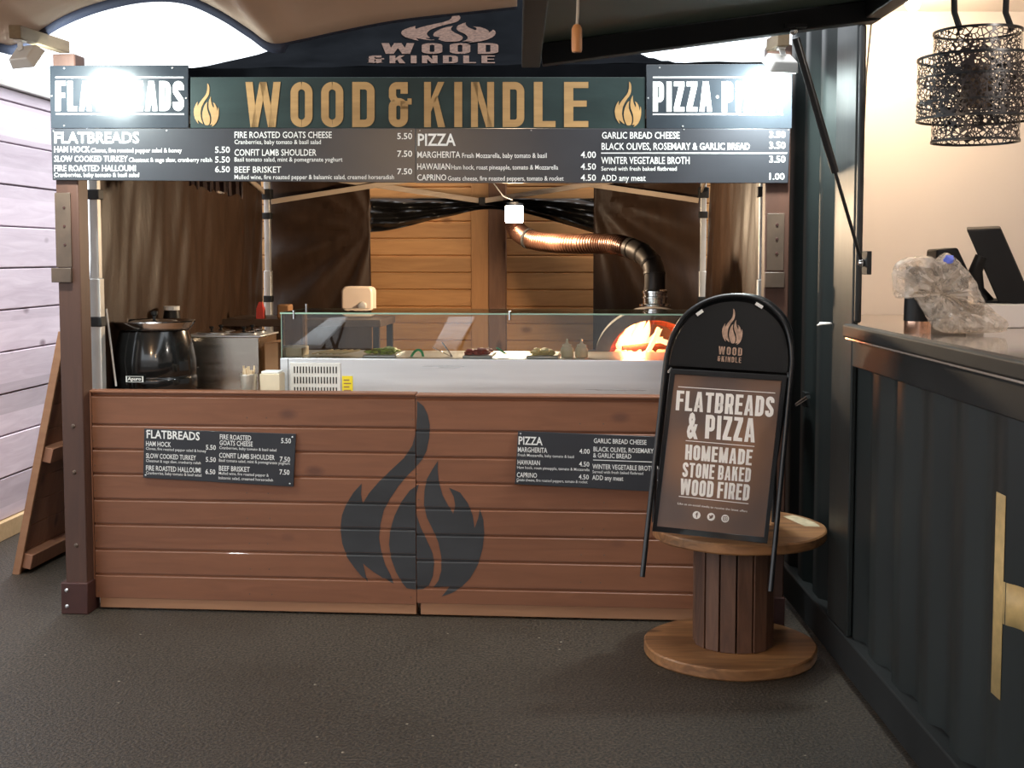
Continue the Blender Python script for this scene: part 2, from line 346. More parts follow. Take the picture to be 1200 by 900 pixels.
class Frame: pass
def f2w(frame, p): return S2W(p) if frame == 'S' else Vector(p)
def mesh_obj(name, mb, m, base, smooth=True, bevel=0, solid=0, keep=False, sub=0):
    me = bpy.data.meshes.new(name)
    me.from_pydata([(v[0]-base[0], v[1]-base[1], v[2]-base[2]) for v in mb.v], [], mb.f)
    if not keep:
        b = bmesh.new(); b.from_mesh(me); bmesh.ops.remove_doubles(b, verts=b.verts, dist=1e-5)
        bmesh.ops.recalc_face_normals(b, faces=b.faces); b.to_mesh(me); b.free()
    for p in me.polygons: p.use_smooth = smooth
    if smooth: me.set_sharp_from_angle(angle=R(38))
    me.materials.append(m)
    o = bpy.data.objects.new(name, me); COL.objects.link(o)
    if solid:
        md = o.modifiers.new('thickness', 'SOLIDIFY'); md.thickness = solid; md.offset = 0
    if bevel:
        md = o.modifiers.new('bevel', 'BEVEL'); md.width = bevel; md.segments = 2; md.limit_method = 'ANGLE'; md.angle_limit = R(40)
    if sub:
        md = o.modifiers.new('smooth', 'SUBSURF'); md.levels = sub; md.render_levels = sub
    return o
class Thing:
    def __init__(s, name, label, cat, base, frame='S', group=None):
        s.base = Vector(base); s.frame = frame
        s.o = bpy.data.objects.new(name, None); COL.objects.link(s.o); s.o.empty_display_size = .05
        s.o.location = f2w(frame, base); s.o.rotation_euler = (0, 0, -AL if frame == 'S' else 0)
        s.o['label'] = label; s.o['category'] = cat
        if group: s.o['group'] = group
    def part(s, name, mb, m, parent=None, label=None, **k):
        o = mesh_obj(name, mb, m, s.base, **k); o.parent = parent or s.o
        if label: o['label'] = label
        return o
def single(name, mb, m, label, cat, base, frame='S', group=None, **k):
    o = mesh_obj(name, mb, m, Vector(base), **k); o.location = f2w(frame, base)
    o.rotation_euler = (0, 0, -AL if frame == 'S' else 0)
    o['label'] = label; o['category'] = cat
    if group: o['group'] = group
    return o
def struct(name, mb, m, base=(0, 0, 0), frame='W', **k):
    o = mesh_obj(name, mb, m, Vector(base), **k); o.location = f2w(frame, base)
    o.rotation_euler = (0, 0, -AL if frame == 'S' else 0); o['kind'] = 'structure'
    return o

# ---------------------------------------------------------------- lettering
_fc = {}
def font_mesh(s, bold):
    k = (s, bold)
    if k in _fc: return _fc[k]
    cu = bpy.data.curves.new('t', 'FONT'); cu.body = s; cu.size = 1; cu.offset = bold; cu.resolution_u = 2; cu.fill_mode = 'FRONT'
    ob = bpy.data.objects.new('t', cu); COL.objects.link(ob)
    dg = bpy.context.evaluated_depsgraph_get(); dg.update()
    me = bpy.data.meshes.new_from_object(ob.evaluated_get(dg))
    vs = [(v.co.x, v.co.y) for v in me.vertices]; fs = [tuple(p.vertices) for p in me.polygons]
    bpy.data.objects.remove(ob); bpy.data.curves.remove(cu); bpy.data.meshes.remove(me)
    _fc[k] = (vs, fs); return vs, fs
_h = font_mesh('H', 0)[0]; CAPH = max(v[1] for v in _h)
def text(mb, s, q, bold=.02):
    vs, fs = font_mesh(s, bold)
    x0 = min(v[0] for v in vs); x1 = max(v[0] for v in vs)
    mb.add([q((v[0]-x0)/(x1-x0), v[1]/CAPH) for v in vs], fs)
def arc(cx, cy, rx, ry, a0, a1, n=8):
    return [(cx+rx*math.cos(R(a0+(a1-a0)*i/n)), cy+ry*math.sin(R(a0+(a1-a0)*i/n))) for i in range(n+1)]
def stroke(P, t, closed=False):
    """list of quads covering a polyline of width t"""
    n = len(P); out = []; Lp = []; Rp = []
    for i in range(n):
        a = P[i-1] if (i > 0 or closed) else P[i]; b = P[i]; c = P[(i+1) % n] if (i < n-1 or closed) else P[i]
        def nm(p, q):
            dx, dy = q[0]-p[0], q[1]-p[1]; d = math.hypot(dx, dy)
            return (-dy/d, dx/d) if d > 1e-9 else None
        n1, n2 = nm(a, b), nm(b, c); n1 = n1 or n2; n2 = n2 or n1
        mx, my = n1[0]+n2[0], n1[1]+n2[1]; d = math.hypot(mx, my) or 1; mx, my = mx/d, my/d
        k = t/2/max(.35, mx*n1[0]+my*n1[1])
        Lp.append((b[0]+mx*k, b[1]+my*k)); Rp.append((b[0]-mx*k, b[1]-my*k))
    for i in range(n if closed else n-1):
        j = (i+1) % n; out.append([Rp[i], Rp[j], Lp[j], Lp[i]])
    return out
def rc(x0, y0, x1, y1): return [(x0, y0), (x1, y0), (x1, y1), (x0, y1)]
def rrect(x0, y0, x1, y1, r):
    return arc(x1-r, y1-r, r, r, 0, 90)+arc(x0+r, y1-r, r, r, 90, 180)+arc(x0+r, y0+r, r, r, 180, 270)+arc(x1-r, y0+r, r, r, 270, 360)
def glyph(c, t=.17, w=.44):
    """condensed gothic capitals, unit height: (width, polygons)"""
    h = t*.82; e = t/2
    if c == 'I': return t, [rc(0, 0, t, 1)]
    if c == 'L': return w*.86, [rc(0, 0, t, 1), rc(t, 0, w*.86, h)]
    if c in 'EF':
        g = [rc(0, 0, t, 1), rc(t, 1-h, w*.9, 1), rc(t, .5-h/2+.02, w*.84, .5+h/2+.02)]
        if c == 'E': g.append(rc(t, 0, w*.9, h))
        return w*.9, g
    if c == 'T': return w*.98, [rc(0, 1-h, w*.98, 1), rc(w*.49-e, 0, w*.49+e, 1-h)]
    if c == 'H': return w, [rc(0, 0, t, 1), rc(w-t, 0, w, 1), rc(t, .5-h/2, w-t, .5+h/2)]
    if c == 'O': return w, stroke(rrect(e, e, w-e, 1-e, (w-t)*.5), t, True)
    if c == 'D': return w, stroke([(e, e)]+arc(w-e-.13, e+.13, .13, .13, 270, 360)+arc(w-e-.13, 1-e-.13, .13, .13, 0, 90)+[(e, 1-e)], t, True)
    if c in 'PRB':
        m = .47 if c == 'P' else .5
        g = [rc(0, 0, t, 1)]
        g += stroke([(t, 1-h/2)]+arc(w-e-.1, 1-h/2-.1, .1, .1, 90, 0)+arc(w-e-.1, m-h/2+.1, .1, .1, 0, -90)+[(t, m-h/2)], h*1.08)
        if c == 'R': g += [[(w*.48, m-h), (w*.48+t*.9, m-h*.6), (w+.01, 0), (w-t+.005, 0)]]
        if c == 'B': g += stroke([(t, m-h/2)]+arc(w-e-.1, m-h/2-.1, .1, .1, 90, 0)+arc(w-e-.1, h/2+.1, .1, .1, 0, -90)+[(t, h/2)], h*1.08)
        return w, g
    if c == 'S':
        r = (w-t)/2
        p = [(w-e, .70), (w-e, 1-e-r*.8)]+arc(w/2, 1-e-r, r, r, 20, 160)+[(e, .74)]+arc(w/2, .70, r, .14, 180, 235, 4)+arc(w/2, .30, r, .14, 55, 0, 4)+[(w-e, .26)]+arc(w/2, e+r, r, r, -20, -160)+[(e, .30)]
        return w, stroke(p, t)
    if c == 'A':
        W = w*1.1
        return W, [[(0, 0), (t*.95, 0), (W/2+t*.12, 1), (W/2-t*.55, 1)], [(W, 0), (W-t*.95, 0), (W/2-t*.12, 1), (W/2+t*.55, 1)], rc(W*.26, .2, W*.74, .2+h*.85)]
    if c == 'Z':
        W = w*.92
        return W, [rc(0, 0, W, h), rc(0, 1-h, W, 1), [(0, h), (t*1.1, h), (W, 1-h), (W-t*1.1, 1-h)]]
    if c == 'N': return w*1.04, [rc(0, 0, t*.9, 1), rc(w*1.04-t*.9, 0, w*1.04, 1), [(t*.2, 1), (t*1.05, 1), (w*1.04-t*.2, 0), (w*1.04-t*1.05, 0)]]
    if c == 'M':
        W = w*1.32
        return W, [rc(0, 0, t*.9, 1), rc(W-t*.9, 0, W, 1), [(t*.2, 1), (t, 1), (W/2+t*.42, 0), (W/2-t*.42, 0)], [(W-t*.2, 1), (W-t, 1), (W/2-t*.42, 0), (W/2+t*.42, 0)]]
    if c == 'W':
        W = w*1.6; a = W*.25
        return W, [[(0, 1), (t*.95, 1), (a+t*.45, 0), (a-t*.5, 0)], [(W/2-t*.45, 1), (W/2+t*.45, 1), (a+t*.5, 0), (a-t*.4, 0)],
                   [(W/2-t*.45, 1), (W/2+t*.45, 1), (W-a+t*.4, 0), (W-a-t*.5, 0)], [(W, 1), (W-t*.95, 1), (W-a-t*.45, 0), (W-a+t*.5, 0)]]
    if c == 'K': return w*1.06, [rc(0, 0, t, 1), [(t, .34), (t, .62), (w*1.02-t*.95, 1), (w*1.02, 1)], [(t*1.25, .56), (t*1.9, .72), (w*1.06, 0), (w*1.06-t*1.05, 0)]]
    if c == '&':
        W = w*1.04; b = W*.84
        g = stroke(rrect(e, e, b-e, .56, .12), t, True)
        g += stroke([(b-e, .74), (b-e, 1-e)]+[(e+.10, 1-e)]+arc(e+.10, 1-e-.10, .10, .10, 100, 180, 5)+[(e, .68), (e+.05, .58)], t*.95)
        g += [rc(b-t, .40, b, .58), rc(b-.01, .50, W, .50+h)]
        return W, g
    if c == '.': return t*.8, [rc(t*.1, .45, t*.7, .45+t*.6)]
    return w*.5, []
def heading(mb, s, q, gap=.10, t=.17, w=.44):
    x = 0; polys = []
    for c in s:
        if c == ' ': x += w*.45; continue
        gw, g = glyph(c, t, w)
        polys += [[(px+x, py) for px, py in P] for P in g]; x += gw+gap
    W = x-gap
    for P in polys: mb.add([q(px/W, py) for px, py in P], [tuple(range(len(P)))])
FL = [[(388, 88), (410, 105), (425, 135), (432, 170), (430, 215), (420, 260), (405, 290), (385, 315), (350, 350), (320, 385), (290, 430), (268, 470), (255, 520), (250, 570), (258, 620), (272, 665), (290, 700), (300, 730), (265, 712), (230, 690), (205, 672), (192, 660), (200, 698), (208, 725), (185, 705), (160, 675), (135, 640), (118, 590), (112, 540), (118, 490), (135, 450), (160, 410), (190, 378), (187, 415), (192, 450), (215, 412), (250, 372), (290, 333), (340, 287), (370, 242), (384, 190), (387, 140)],
      [(392, 378), (360, 400), (330, 440), (305, 490), (290, 540), (285, 590), (292, 640), (310, 690), (330, 725), (347, 745), (375, 749), (405, 747), (425, 735), (440, 700), (445, 655), (440, 620), (420, 575), (398, 530), (385, 490), (381, 450), (384, 410)],
      [(460, 295), (440, 325), (420, 360), (412, 400), (410, 450), (420, 495), (440, 535), (460, 580), (470, 630), (470, 680), (460, 715), (440, 742), (498, 738), (485, 755), (470, 772), (510, 757), (540, 738), (572, 705), (600, 655), (616, 600), (622, 545), (619, 500), (607, 462), (600, 495), (588, 528), (582, 485), (565, 442), (538, 405), (498, 388), (515, 420), (520, 450), (513, 480), (495, 450), (476, 415), (463, 370), (459, 330)]]
def flame(mb, q):
    for P in FL:
        pts = [((x-112)/510, (772-y)/684) for x, y in P]
        tri = tessellate_polygon([[Vector((a, b, 0)) for a, b in pts]])
        mb.add([q(a, b) for a, b in pts], tri)
def qmap(TL, TR, BL, BR, off=(0, 0, 0)):
    TL, TR, BL, BR, off = (Vector(x) for x in (TL, TR, BL, BR, off))
    return lambda a, b: (BL*(1-a)+BR*a)*(1-b)+(TL*(1-a)+TR*a)*b+off

# ================================================================ SETTING
fl = MB(); fl.add([(-14, -16, 0), (9, -16, 0), (9, 18, 0), (-14, 18, 0)], [(0, 1, 2, 3)])
struct('floor', fl, M['asphalt'], keep=True)

w = MB(); w.box((-9, -9.3, 0), (6, -9, 3.4)); struct('wall_front', w, mat('opposite_wall_render', (.35, .33, .32), .8, 0, .1, 1), (-9, -9, 0))
# mauve board fence at the left
def fence():
    d0, d1 = 5.4, 7.72
    X = lambda d: -2.83+.061*(d-6.7)
    z = .10; bm_ = MB(); i = 0
    base = (X(d0), d0, 0)
    ang = math.atan2(1, .061)
    ex = Vector((math.cos(ang), math.sin(ang), 0)); nx = Vector((math.sin(ang), -math.cos(ang), 0))
    Ln = math.hypot(d1-d0, X(d1)-X(d0))
    heights = [.2305]*10+[.07]
    for hgt in heights:
        o = random.uniform(-.004, .004)
        p = [(0, o, z+.004), (Ln, o, z+.004), (Ln, .03+o, z+.004), (0, .03+o, z+.004), (0, o, z+hgt-.004), (Ln, o, z+hgt-.004), (Ln, .03+o, z+hgt-.004), (0, .03+o, z+hgt-.004)]
        bm_.hexa(p); z += hgt
    bm_.box((0, .028, .1), (Ln, .045, z))
    o = mesh_obj('wall_left', bm_, M['fence'], (0, 0, 0), bevel=.004); o['kind'] = 'structure'
    o.location = base; o.rotation_euler = (0, 0, ang); o.rotation_euler.z = ang
    t = MB(); t.box((0, -.03, 0), (Ln, .03, .10)); b = mesh_obj('trim_1', t, M['raw'], (0, 0, 0), bevel=.004); b['kind'] = 'structure'
    b.location = base; b.rotation_euler = (0, 0, ang)
    c = MB(); c.box((0, -.035, z), (Ln, .04, z+.035)); b = mesh_obj('trim_2', c, M['alu'], (0, 0, 0), bevel=.004); b['kind'] = 'structure'
    b.location = base; b.rotation_euler = (0, 0, ang)
fence()

# wooden building behind the stall
SH = 3.35
wb = MB(); zz = .02
while zz < 2.75:
    wb.prism([(-.2, SH+.010, zz), (-.2, SH, zz+.006), (-.2, SH, zz+.110), (-.2, SH+.010, zz+.118), (-.2, SH+.05, zz+.118), (-.2, SH+.05, zz)], (4.6, 0, 0)); zz += .118
struct('wall_back', wb, M['shed'], (-.2, SH, 0), 'S')
x0, x1, x2 = LX(552, SH-.05), LX(573, SH-.06), LX(593, SH-.07)
t = MB(); t.box((x0, SH-.03, 0), (x1, SH-.001, 2.75)); struct('trim_3', t, M['shedtrim'], (x0, SH, 0), 'S', bevel=.003)
t = MB(); t.box((x1+.001, SH-.09, 0), (x2, SH-.001, 2.75)); struct('trim_4', t, M['shedpost'], (x1, SH, 0), 'S', bevel=.004)

# shipping container on the right
XO, XI = 1.222, 1.248
def corr(y):                              # corrugated profile
    p = .27; u = ((y-3.045)/p) % 1
    k = [(0, 0), (.36, 0), (.50, 1), (.86, 1), (1, 0)]
    for (a, va), (b, vb) in zip(k, k[1:]):
        if a <= u <= b: return XO+(XI-XO)*(va+(vb-va)*(u-a)/(b-a))
def corr_wall(mb, ya, yb, za, zb):
    ys = [ya]; p = .27; k = math.floor((ya-3.045)/p)-1
    while k*p+3.045 < yb:
        for f_ in (0, .36, .50, .86):
            y = (k+f_)*p+3.045
            if ya < y < yb: ys.append(y)
        k += 1
    ys.append(yb); n = len(ys)
    vs = [(corr(y), y, z) for z in (za, zb) for y in ys]+[(corr(y)+.004, y, z) for z in (za, zb) for y in ys]
    fs = [(i, i+1, n+i+1, n+i) for i in range(n-1)]+[(2*n+i+1, 2*n+i, 3*n+i, 3*n+i+1) for i in range(n-1)]
    mb.add(vs, fs)
PD0, PD1 = 4.42, 4.70                      # corner post of the opening
OPN = -.3
w = MB(); corr_wall(w, -1.0, PD0+.02, .16, 1.155); corr_wall(w, PD1-.01, 5.70, .16, 2.62); struct('wall_right', w, M['container'], (XO, 0, 0), keep=True)
w = MB(); w.box((1.195, -1.0, .03), (1.28, 5.70, .165)); struct('trim_5', w, M['contframe'], (1.2, 0, 0), bevel=.006)          # bottom rail
w = MB(); w.box((1.198, PD0, .165), (1.220, PD1, 2.62)); struct('trim_6', w, M['container'], (1.2, PD0, 0), bevel=.006)        # post
w = MB(); w.box((1.200, OPN, 1.155), (1.29, PD0-.001, 1.252)); struct('trim_7', w, M['contframe'], (1.2, OPN, 1.15), bevel=.005)  # sill beam
w = MB(); w.box((1.200, OPN, 2.36), (1.25, PD0-.001, 2.62)); struct('trim_8', w, M['contframe'], (1.2, OPN, 2.36), bevel=.005)    # header
w = MB(); w.box((1.202, PD0-.030, 1.312), (1.224, PD0-.001, 2.358)); struct('trim_9', w, M['foldtrim'], (1.2, PD0, 1.3), bevel=.008)
w = MB(); w.box((1.295, 5.62, .165), (3.6, 5.68, 2.64)); struct('wall_end', w, M['wallwhite'], (1.3, 5.6, 0))
w = MB(); w.box((3.6, -1, .165), (3.66, 5.68, 2.64)); struct('wall_far', w, M['wallwhite'], (3.6, -1, 0))
w = MB(); w.box((1.295, -1.06, .165), (3.66, -1, 2.64)); struct('wall_near', w, M['wallwhite'], (1.3, -1, 0))
w = MB(); w.box((1.2, -1.06, 2.64), (3.66, 5.68, 2.70)); struct('ceiling', w, M['wallwhite'], (1.2, -1, 2.6))
w = MB(); w.box((1.281, PD1+.001, 1.0), (1.294, 5.68, 2.64)); struct('trim_10', w, M['wallwhite'], (1.3, PD1, 1))
w = MB(); w.box((1.30, -1, .1), (3.6, 5.6, .16)); struct('trim_11', w, M['contframe'], (1.3, -1, 0))

# ================================================================ THE STALL
PF = 0.0                                   # front plane of the panels
zT = LZ(459, PF, 300)                      # counter panel top
def stall_post(u0, u1, ul, ur, lab, platepx, brpx):
    xa, xb = LX(u0, -.08), LX(u1, -.08)
    xb = xa+.098
    T = Thing('stall_post', lab, 'post', (xa, -.08, 0), group=None)
    p = MB(); p.box((xa, -.08, .02), (xb, .02, 2.40)); T.part('timber', p, M['post'], bevel=.005)
    s = MB(); s.box((xa-.018, -.094, 0), (xb+.004, .034, LZ(683, -.09, 90)))
    sh = T.part('steel_shoe', s, M['shoe'], bevel=.004)
    for zz_ in (.035, .105):
        q = MB(); q.lathe([(0, -.006), (.006, -.005), (.009, 0)], (xa+.008, -.0945, zz_), 10, (0, 1, 0)); T.part('bolt', q, M['screw'], sh)
    a, b, c, d = platepx
    q = MB(); q.box((LX(a, -.085), -.0865, LZ(d, -.085, a)), (LX(b, -.085), -.0805, LZ(c, -.085, a))); pl = T.part('hinge_plate', q, M['plate'], bevel=.001)
    for fz in (.3, .55, .8):
        q = MB(); zc = LZ(c, -.085, a)*fz+LZ(d, -.085, a)*(1-fz); q.lathe([(0, -.002), (.005, -.002), (.006, 0)], (LX((a+b)/2, -.085)+.006, -.087, zc), 10, (0, 1, 0)); T.part('bolt', q, M['shoe'], pl)
    a, b, c, d = brpx
    q = MB(); q.box((LX(a, -.09), -.098, LZ(d, -.09, a)), (LX(b, -.09), -.0805, LZ(c, -.09, a))); T.part('bracket', q, M['plate'], bevel=.002)
    for zz_ in (.62, .82, .3):
        q = MB(); q.lathe([(0, -.007), (.007, -.006), (.010, 0)], (xa+.05, -.0805, zz_), 10, (0, 1, 0)); T.part('bolt', q, M['plate'])
    return xa, xb
PLa, PLb = stall_post(70, 96, 0, 0, 'brown timber post at the left end of the food stall', (68.4, 86.5, 226, 313), (63, 86, 314, 331))
PRa, PRb = stall_post(894.5, 918, 0, 0, 'brown timber post at the right end of the food stall', (897, 917, 250, 317), (895, 918, 319, 337))

SEAM_L = [494, 523, 552, 582, 611.5, 641, 670.5, 700]
zsL = [LZ(v, PF, 300)-.012 for v in SEAM_L]
SEAM_R = [502, 533, 563, 593, 624, 654, 686]
zsR = [LZ(v+1, PF, 560) for v in SEAM_R]
def board_y(z, seams):
    """y of the cladding face at height z"""
    for s_ in seams:
        d = s_-z                              # below the seam: groove at the top of the lower board
        if -.0003 < d < .0072: return PF-.004
        if 0 < d < .016: return PF-.004-(d-.007)/.009*.009
    return PF-.013
def clad_panel(name, lab, xa, xb, seams, zb, ztop):
    T = Thing(name, lab, 'counter panel', (xa, PF, 0))
    b = MB(); edges = [ztop-.012]+[s_ for s_ in seams if s_ > zb+.03]+[zb]
    for zt, z0 in zip(edges, edges[1:]):
        prof = [(PF-.013, z0), (PF-.013, zt-.016), (PF-.004, zt-.007), (PF-.004, zt), (PF+.012, zt), (PF+.012, z0)]
        b.prism([(xa, y, z) for y, z in prof], (xb-xa, 0, 0))
    T.part('cladding', b, M['panel'])
    for x in (xa+.02, (xa+xb)/2, xb-.065):
        f_ = MB(); f_.box((x, PF+.013, .03), (x+.045, PF+.055, ztop-.03)); T.part('stud', f_, M['plinth'], bevel=.003)
    c = MB(); c.box((xa, PF-.018, ztop-.011), (xb, PF+.065, ztop)); T.part('cap_rail', c, M['panel'], bevel=.003)
    p = MB(); p.box((xa+.015, PF-.008, .008), (xb, PF+.05, zb-.001)); T.part('plinth_board', p, M['plinth'], bevel=.003)
    return T
xL0, xM, xR1 = LX(106.5, PF), LX(487, PF), PRa+.0
TL_ = clad_panel('counter_panel', 'red-brown clad counter panel left of the centre joint, below the flatbread menu', xL0+.002, xM-.0015, zsL, LZ(703, PF, 300), zT)
TR_ = clad_panel('counter_panel', 'red-brown clad counter panel right of the centre joint, behind the spool', xM+.0015, xR1-.004, zsR, LZ(707, PF, 560), zT-.004)
e = MB(); e.box((xL0-.036, PF-.016, .05), (xL0-.0005, PF+.05, zT+.002)); TL_.part('edge_trim', e, M['panel'], bevel=.003)
# screws in the cladding
for T_, xa, xb, seams in ((TL_, xL0, xM, zsL), (TR_, xM, xR1, zsR)):
    q = MB()
    for i, s_ in enumerate(seams):
        for x in (xa+.012, (xa*.5+xb*.5)-.02, xb-.02, xa+.55*(xb-xa)):
            q.lathe([(0, -.0012), (.0026, -.001), (.003, 0)], (x+random.uniform(-.01, .01), PF-.0131, s_+.03), 8, (0, 1, 0))
    o = T_.part('screw_heads', q, M['plate']); o['kind'] = 'stuff'
# painted flame following the boards
def paint_flame(T_, xa, xb, seams):
    b = bmesh.new(); mb = MB()
    x0_, x1_ = LX(397.5, PF), LX(567.5, PF); z1_, z0_ = LZ(469.5, PF, 490), LZ(697.5, PF, 490)
    flame(mb, lambda a, c: (x0_+(x1_-x0_)*a, 0, z0_+(z1_-z0_)*c))
    vs = [b.verts.new(v) for v in mb.v]
    for f_ in mb.f:
        try: b.faces.new([vs[i] for i in f_])
        except ValueError: pass
    def cut(co, no, clear_in=False, clear_out=False):
        bmesh.ops.bisect_plane(b, geom=b.verts[:]+b.edges[:]+b.faces[:], plane_co=co, plane_no=no, clear_inner=clear_in, clear_outer=clear_out)
    cut((xa, 0, 0), (1, 0, 0), True); cut((xb, 0, 0), (1, 0, 0), False, True)
    cut((0, 0, zT-.013), (0, 0, 1), False, True)
    for s_ in seams:
        for d in (0, .007, .016): cut((0, 0, s_-d), (0, 0, 1))
        cut((0, 0, s_+.0009), (0, 0, 1))
    for v in b.verts: v.co.y = board_y(v.co.z, seams)-.0012
    out = MB(); b.verts.index_update(); out.add([v.co[:] for v in b.verts], [[v.index for v in f_.verts] for f_ in b.faces]); b.free()
    T_.part('painted_flame', out, M['charcoal'], label='charcoal flame emblem painted across the boards', smooth=False)
paint_flame(TL_, xL0, xM-.002, zsL); paint_flame(TR_, xM+.002, xR1, zsR)

# ---- worktop inside
WT = .895
t = Thing('worktop', 'long dark worktop behind the clad counter panels', 'worktop', (LX(112, .4), .09, 0))
q = MB(); q.box((LX(124, .1), .09, WT-.035), (PRa-.06, .98, WT)); t.part('top', q, M['shedpost'], bevel=.004)
for x in (LX(128, .1)+.03, 1.45, PRa-.12):
    for y in (.14, .92):
        q = MB(); q.box((x-.022, y-.022, 0), (x+.022, y+.022, WT-.036)); t.part('leg', q, M['plinth'])

# ---- fascia signs
SY = -.098
def sign_board(name, lab, px, m, thick=.012, y=SY):
    (a, b_, c, d) = px                      # TL TR BR BL pixel corners
    co = [L(*p, y) for p in (d, c, b_, a)]
    T = Thing(name, lab, 'sign', co[0])
    q = MB(); q.slab(co, (0, thick, 0)); T.part('board', q, m, bevel=.0015)
    return T
def px_q(x0, x1, yt, yb, y, slope=0.0): return lambda a, b: L(x0+(x1-x0)*a, yb+(yt-yb)*b+slope*(x1-x0)*a, y)
def rule(mb, x0, x1, yy, th, y, slope=0.0): q = px_q(x0, x1, yy-th/2, yy+th/2, y, slope); mb.add([q(0, 0), q(1, 0), q(1, 1), q(0, 1)], [(0, 1, 2, 3)])
def screws(T, pts, y, r=.004):
    for (u, v) in pts:
        q = MB(); p = L(u, v, y); q.lathe([(0, -.0025), (r*.7, -.002), (r, 0)], p, 10, (0, 1, 0)); T.part('screw', q, M['screw'])
y1 = SY-.0012
T = sign_board('fascia_sign', 'dark fascia board with one white FLATBREADS heading, top left above the menu', ((58, 77), (220, 76.3), (221, 150), (59.5, 150.3)), M['sign'])
q = MB(); heading(q, 'FLATBREADS', px_q(65, 215.5, 95, 130, y1), .075, .19, .42); T.part('heading_lettering', q, M['white'], keep=True)
q = MB(); rule(q, 65, 215, 90.8, 1.6, y1); rule(q, 65.5, 215.5, 133.8, 1.6, y1); T.part('rule_lines', q, M['white'], keep=True)
screws(T, ((75, 80), (202, 79.5), (60.5, 112.5), (218, 115), (75, 147.5)), SY)
T = sign_board('fascia_sign', 'long dark green fascia board with big gold wooden letters and two gold flames', ((223, 90.5), (756, 90.5), (756, 150.6), (223, 150)), M['green'], .012, SY+.004)
y2 = SY+.002
for ch, xa, xb in (('W', 287.6, 328.8), ('O', 340.5, 366.2), ('O', 376.4, 402.3), ('D', 412.8, 439), ('&', 455.5, 482.4), ('K', 497, 521.6), ('I', 532.4, 541.6), ('N', 552, 579), ('D', 589, 614.4), ('L', 625.6, 651), ('E', 661, 689.4)):
    q = MB(); heading(q, ch, px_q(xa, xb, 96, 149, y2), 0, .165, .48); T.part('gold_letter', q, M['gold'], keep=True)
for (xa, xb, yt, yb) in ((227, 256.5, 97.5, 148.5), (720.5, 751.5, 95.5, 148.8)):
    q = MB(); flame(q, px_q(xa, xb, yt, yb, y2)); T.part('flame_emblem', q, M['gold'], keep=True)
T = sign_board('fascia_sign', 'dark fascia board with doubled white PIZZA heading, top right above the menu', ((757.5, 75.8), (928.5, 74.6), (928, 150.5), (757.5, 150.8)), M['sign'])
q = MB(); heading(q, 'PIZZA', px_q(765, 834.4, 95.6, 130.8, y1), .085, .19, .42); heading(q, 'PIZZA', px_q(846, 917, 95.6, 130.8, y1), .085, .19, .42)
c = L(840.8, 113.5, y1); q.add([(c.x+.0055*math.cos(k*.5236), c.y, c.z+.0055*math.sin(k*.5236)) for k in range(12)], [tuple(range(12))])
T.part('heading_lettering', q, M['white'], keep=True)
q = MB(); rule(q, 765, 917.5, 90.6, 1.6, y1); rule(q, 765, 917.5, 133.9, 1.6, y1); T.part('rule_lines', q, M['white'], keep=True)
screws(T, ((773, 79.5), (759.5, 115), (924, 114.5), (922, 78.5), (800, 148)), SY)
T = sign_board('menu_board', 'long printed menu board listing flatbread dishes, directly under the left fascia sign', ((59.5, 150.6), (486.8, 150.4), (487, 214), (61.5, 211)), M['menu'])
q = MB(); text(q, 'FLATBREADS', px_q(64, 163, 155, 167.5, y1), .02); T.part('heading_lettering', q, M['white'], keep=True)
def dish(s, x0, x1, yt, yb):
    q = MB(); text(q, s, px_q(x0, x1, yt, yb, y1), .007); T.part('dish_lettering', q, M['white'], keep=True)
def desc(s, x0, x1, yt, yb):
    q = MB(); text(q, s, px_q(x0, x1, yt, yb, y1), .004); T.part('description_lettering', q, M['white'], keep=True)
def price(s, x0, x1, yt, yb):
    q = MB(); text(q, s, px_q(x0, x1, yt, yb, y1), .012); T.part('price_lettering', q, M['white'], keep=True)
dish('HAM HOCK', 63.6, 105.4, 171.6, 178.4); desc('Cloves, fire roasted pepper salad & honey', 106.8, 213, 173.6, 178.6); price('5.50', 252, 269.4, 172, 179)
dish('SLOW COOKED TURKEY', 63.6, 149.4, 182.7, 189.5); desc('Chestnut & sage slaw, cranberry relish', 151, 248.4, 184.8, 189.8); price('5.50', 252, 269.4, 183.6, 190.4)
dish('FIRE ROASTED HALLOUMI', 63.6, 159, 193.7, 200.5); desc('Cranberries, baby tomato & basil salad', 63.6, 163, 202.4, 207.2); price('6.50', 252, 269.4, 195, 201.8)
dish('FIRE ROASTED GOATS CHEESE', 274.8, 388.8, 154.4, 161.7); desc('Cranberries, baby tomato & basil salad', 274.8, 376, 163.8, 168.8); price('5.50', 465.5, 483, 156, 163)
dish('CONFIT LAMB SHOULDER', 274.8, 370.8, 175, 182.4); desc('Basil tomato salad, mint & pomegranate yoghurt', 274.8, 401.3, 184.3, 189.3); price('7.50', 465.5, 483, 176.6, 183.7)
dish('BEEF BRISKET', 274.8, 329.4, 195.2, 202.3); desc('Mulled wine, fire roasted pepper & balsamic salad, creamed horseradish', 274.8, 461.7, 204.8, 210, ); price('7.50', 465.5, 483, 197.5, 204.2)
screws(T, ((62.5, 153.5), (195.5, 153), (482, 153.5), (64, 208.5)), SY, .003)
T = sign_board('menu_board', 'long printed menu board listing pizza and broth, directly under the right fascia sign', ((487.2, 150.6), (926, 150.8), (923.5, 214.6), (487.4, 214.4)), M['menu'])
q = MB(); text(q, 'PIZZA', px_q(489.6, 534, 157, 170.6, y1), .02); T.part('heading_lettering', q, M['white'], keep=True)
dish('MARGHERITA', 489, 539.4, 177.6, 184.8); desc('Fresh Mozzarella, baby tomato & basil', 541.6, 640.6, 179.4, 185); price('4.00', 680.6, 698.4, 177.6, 185)
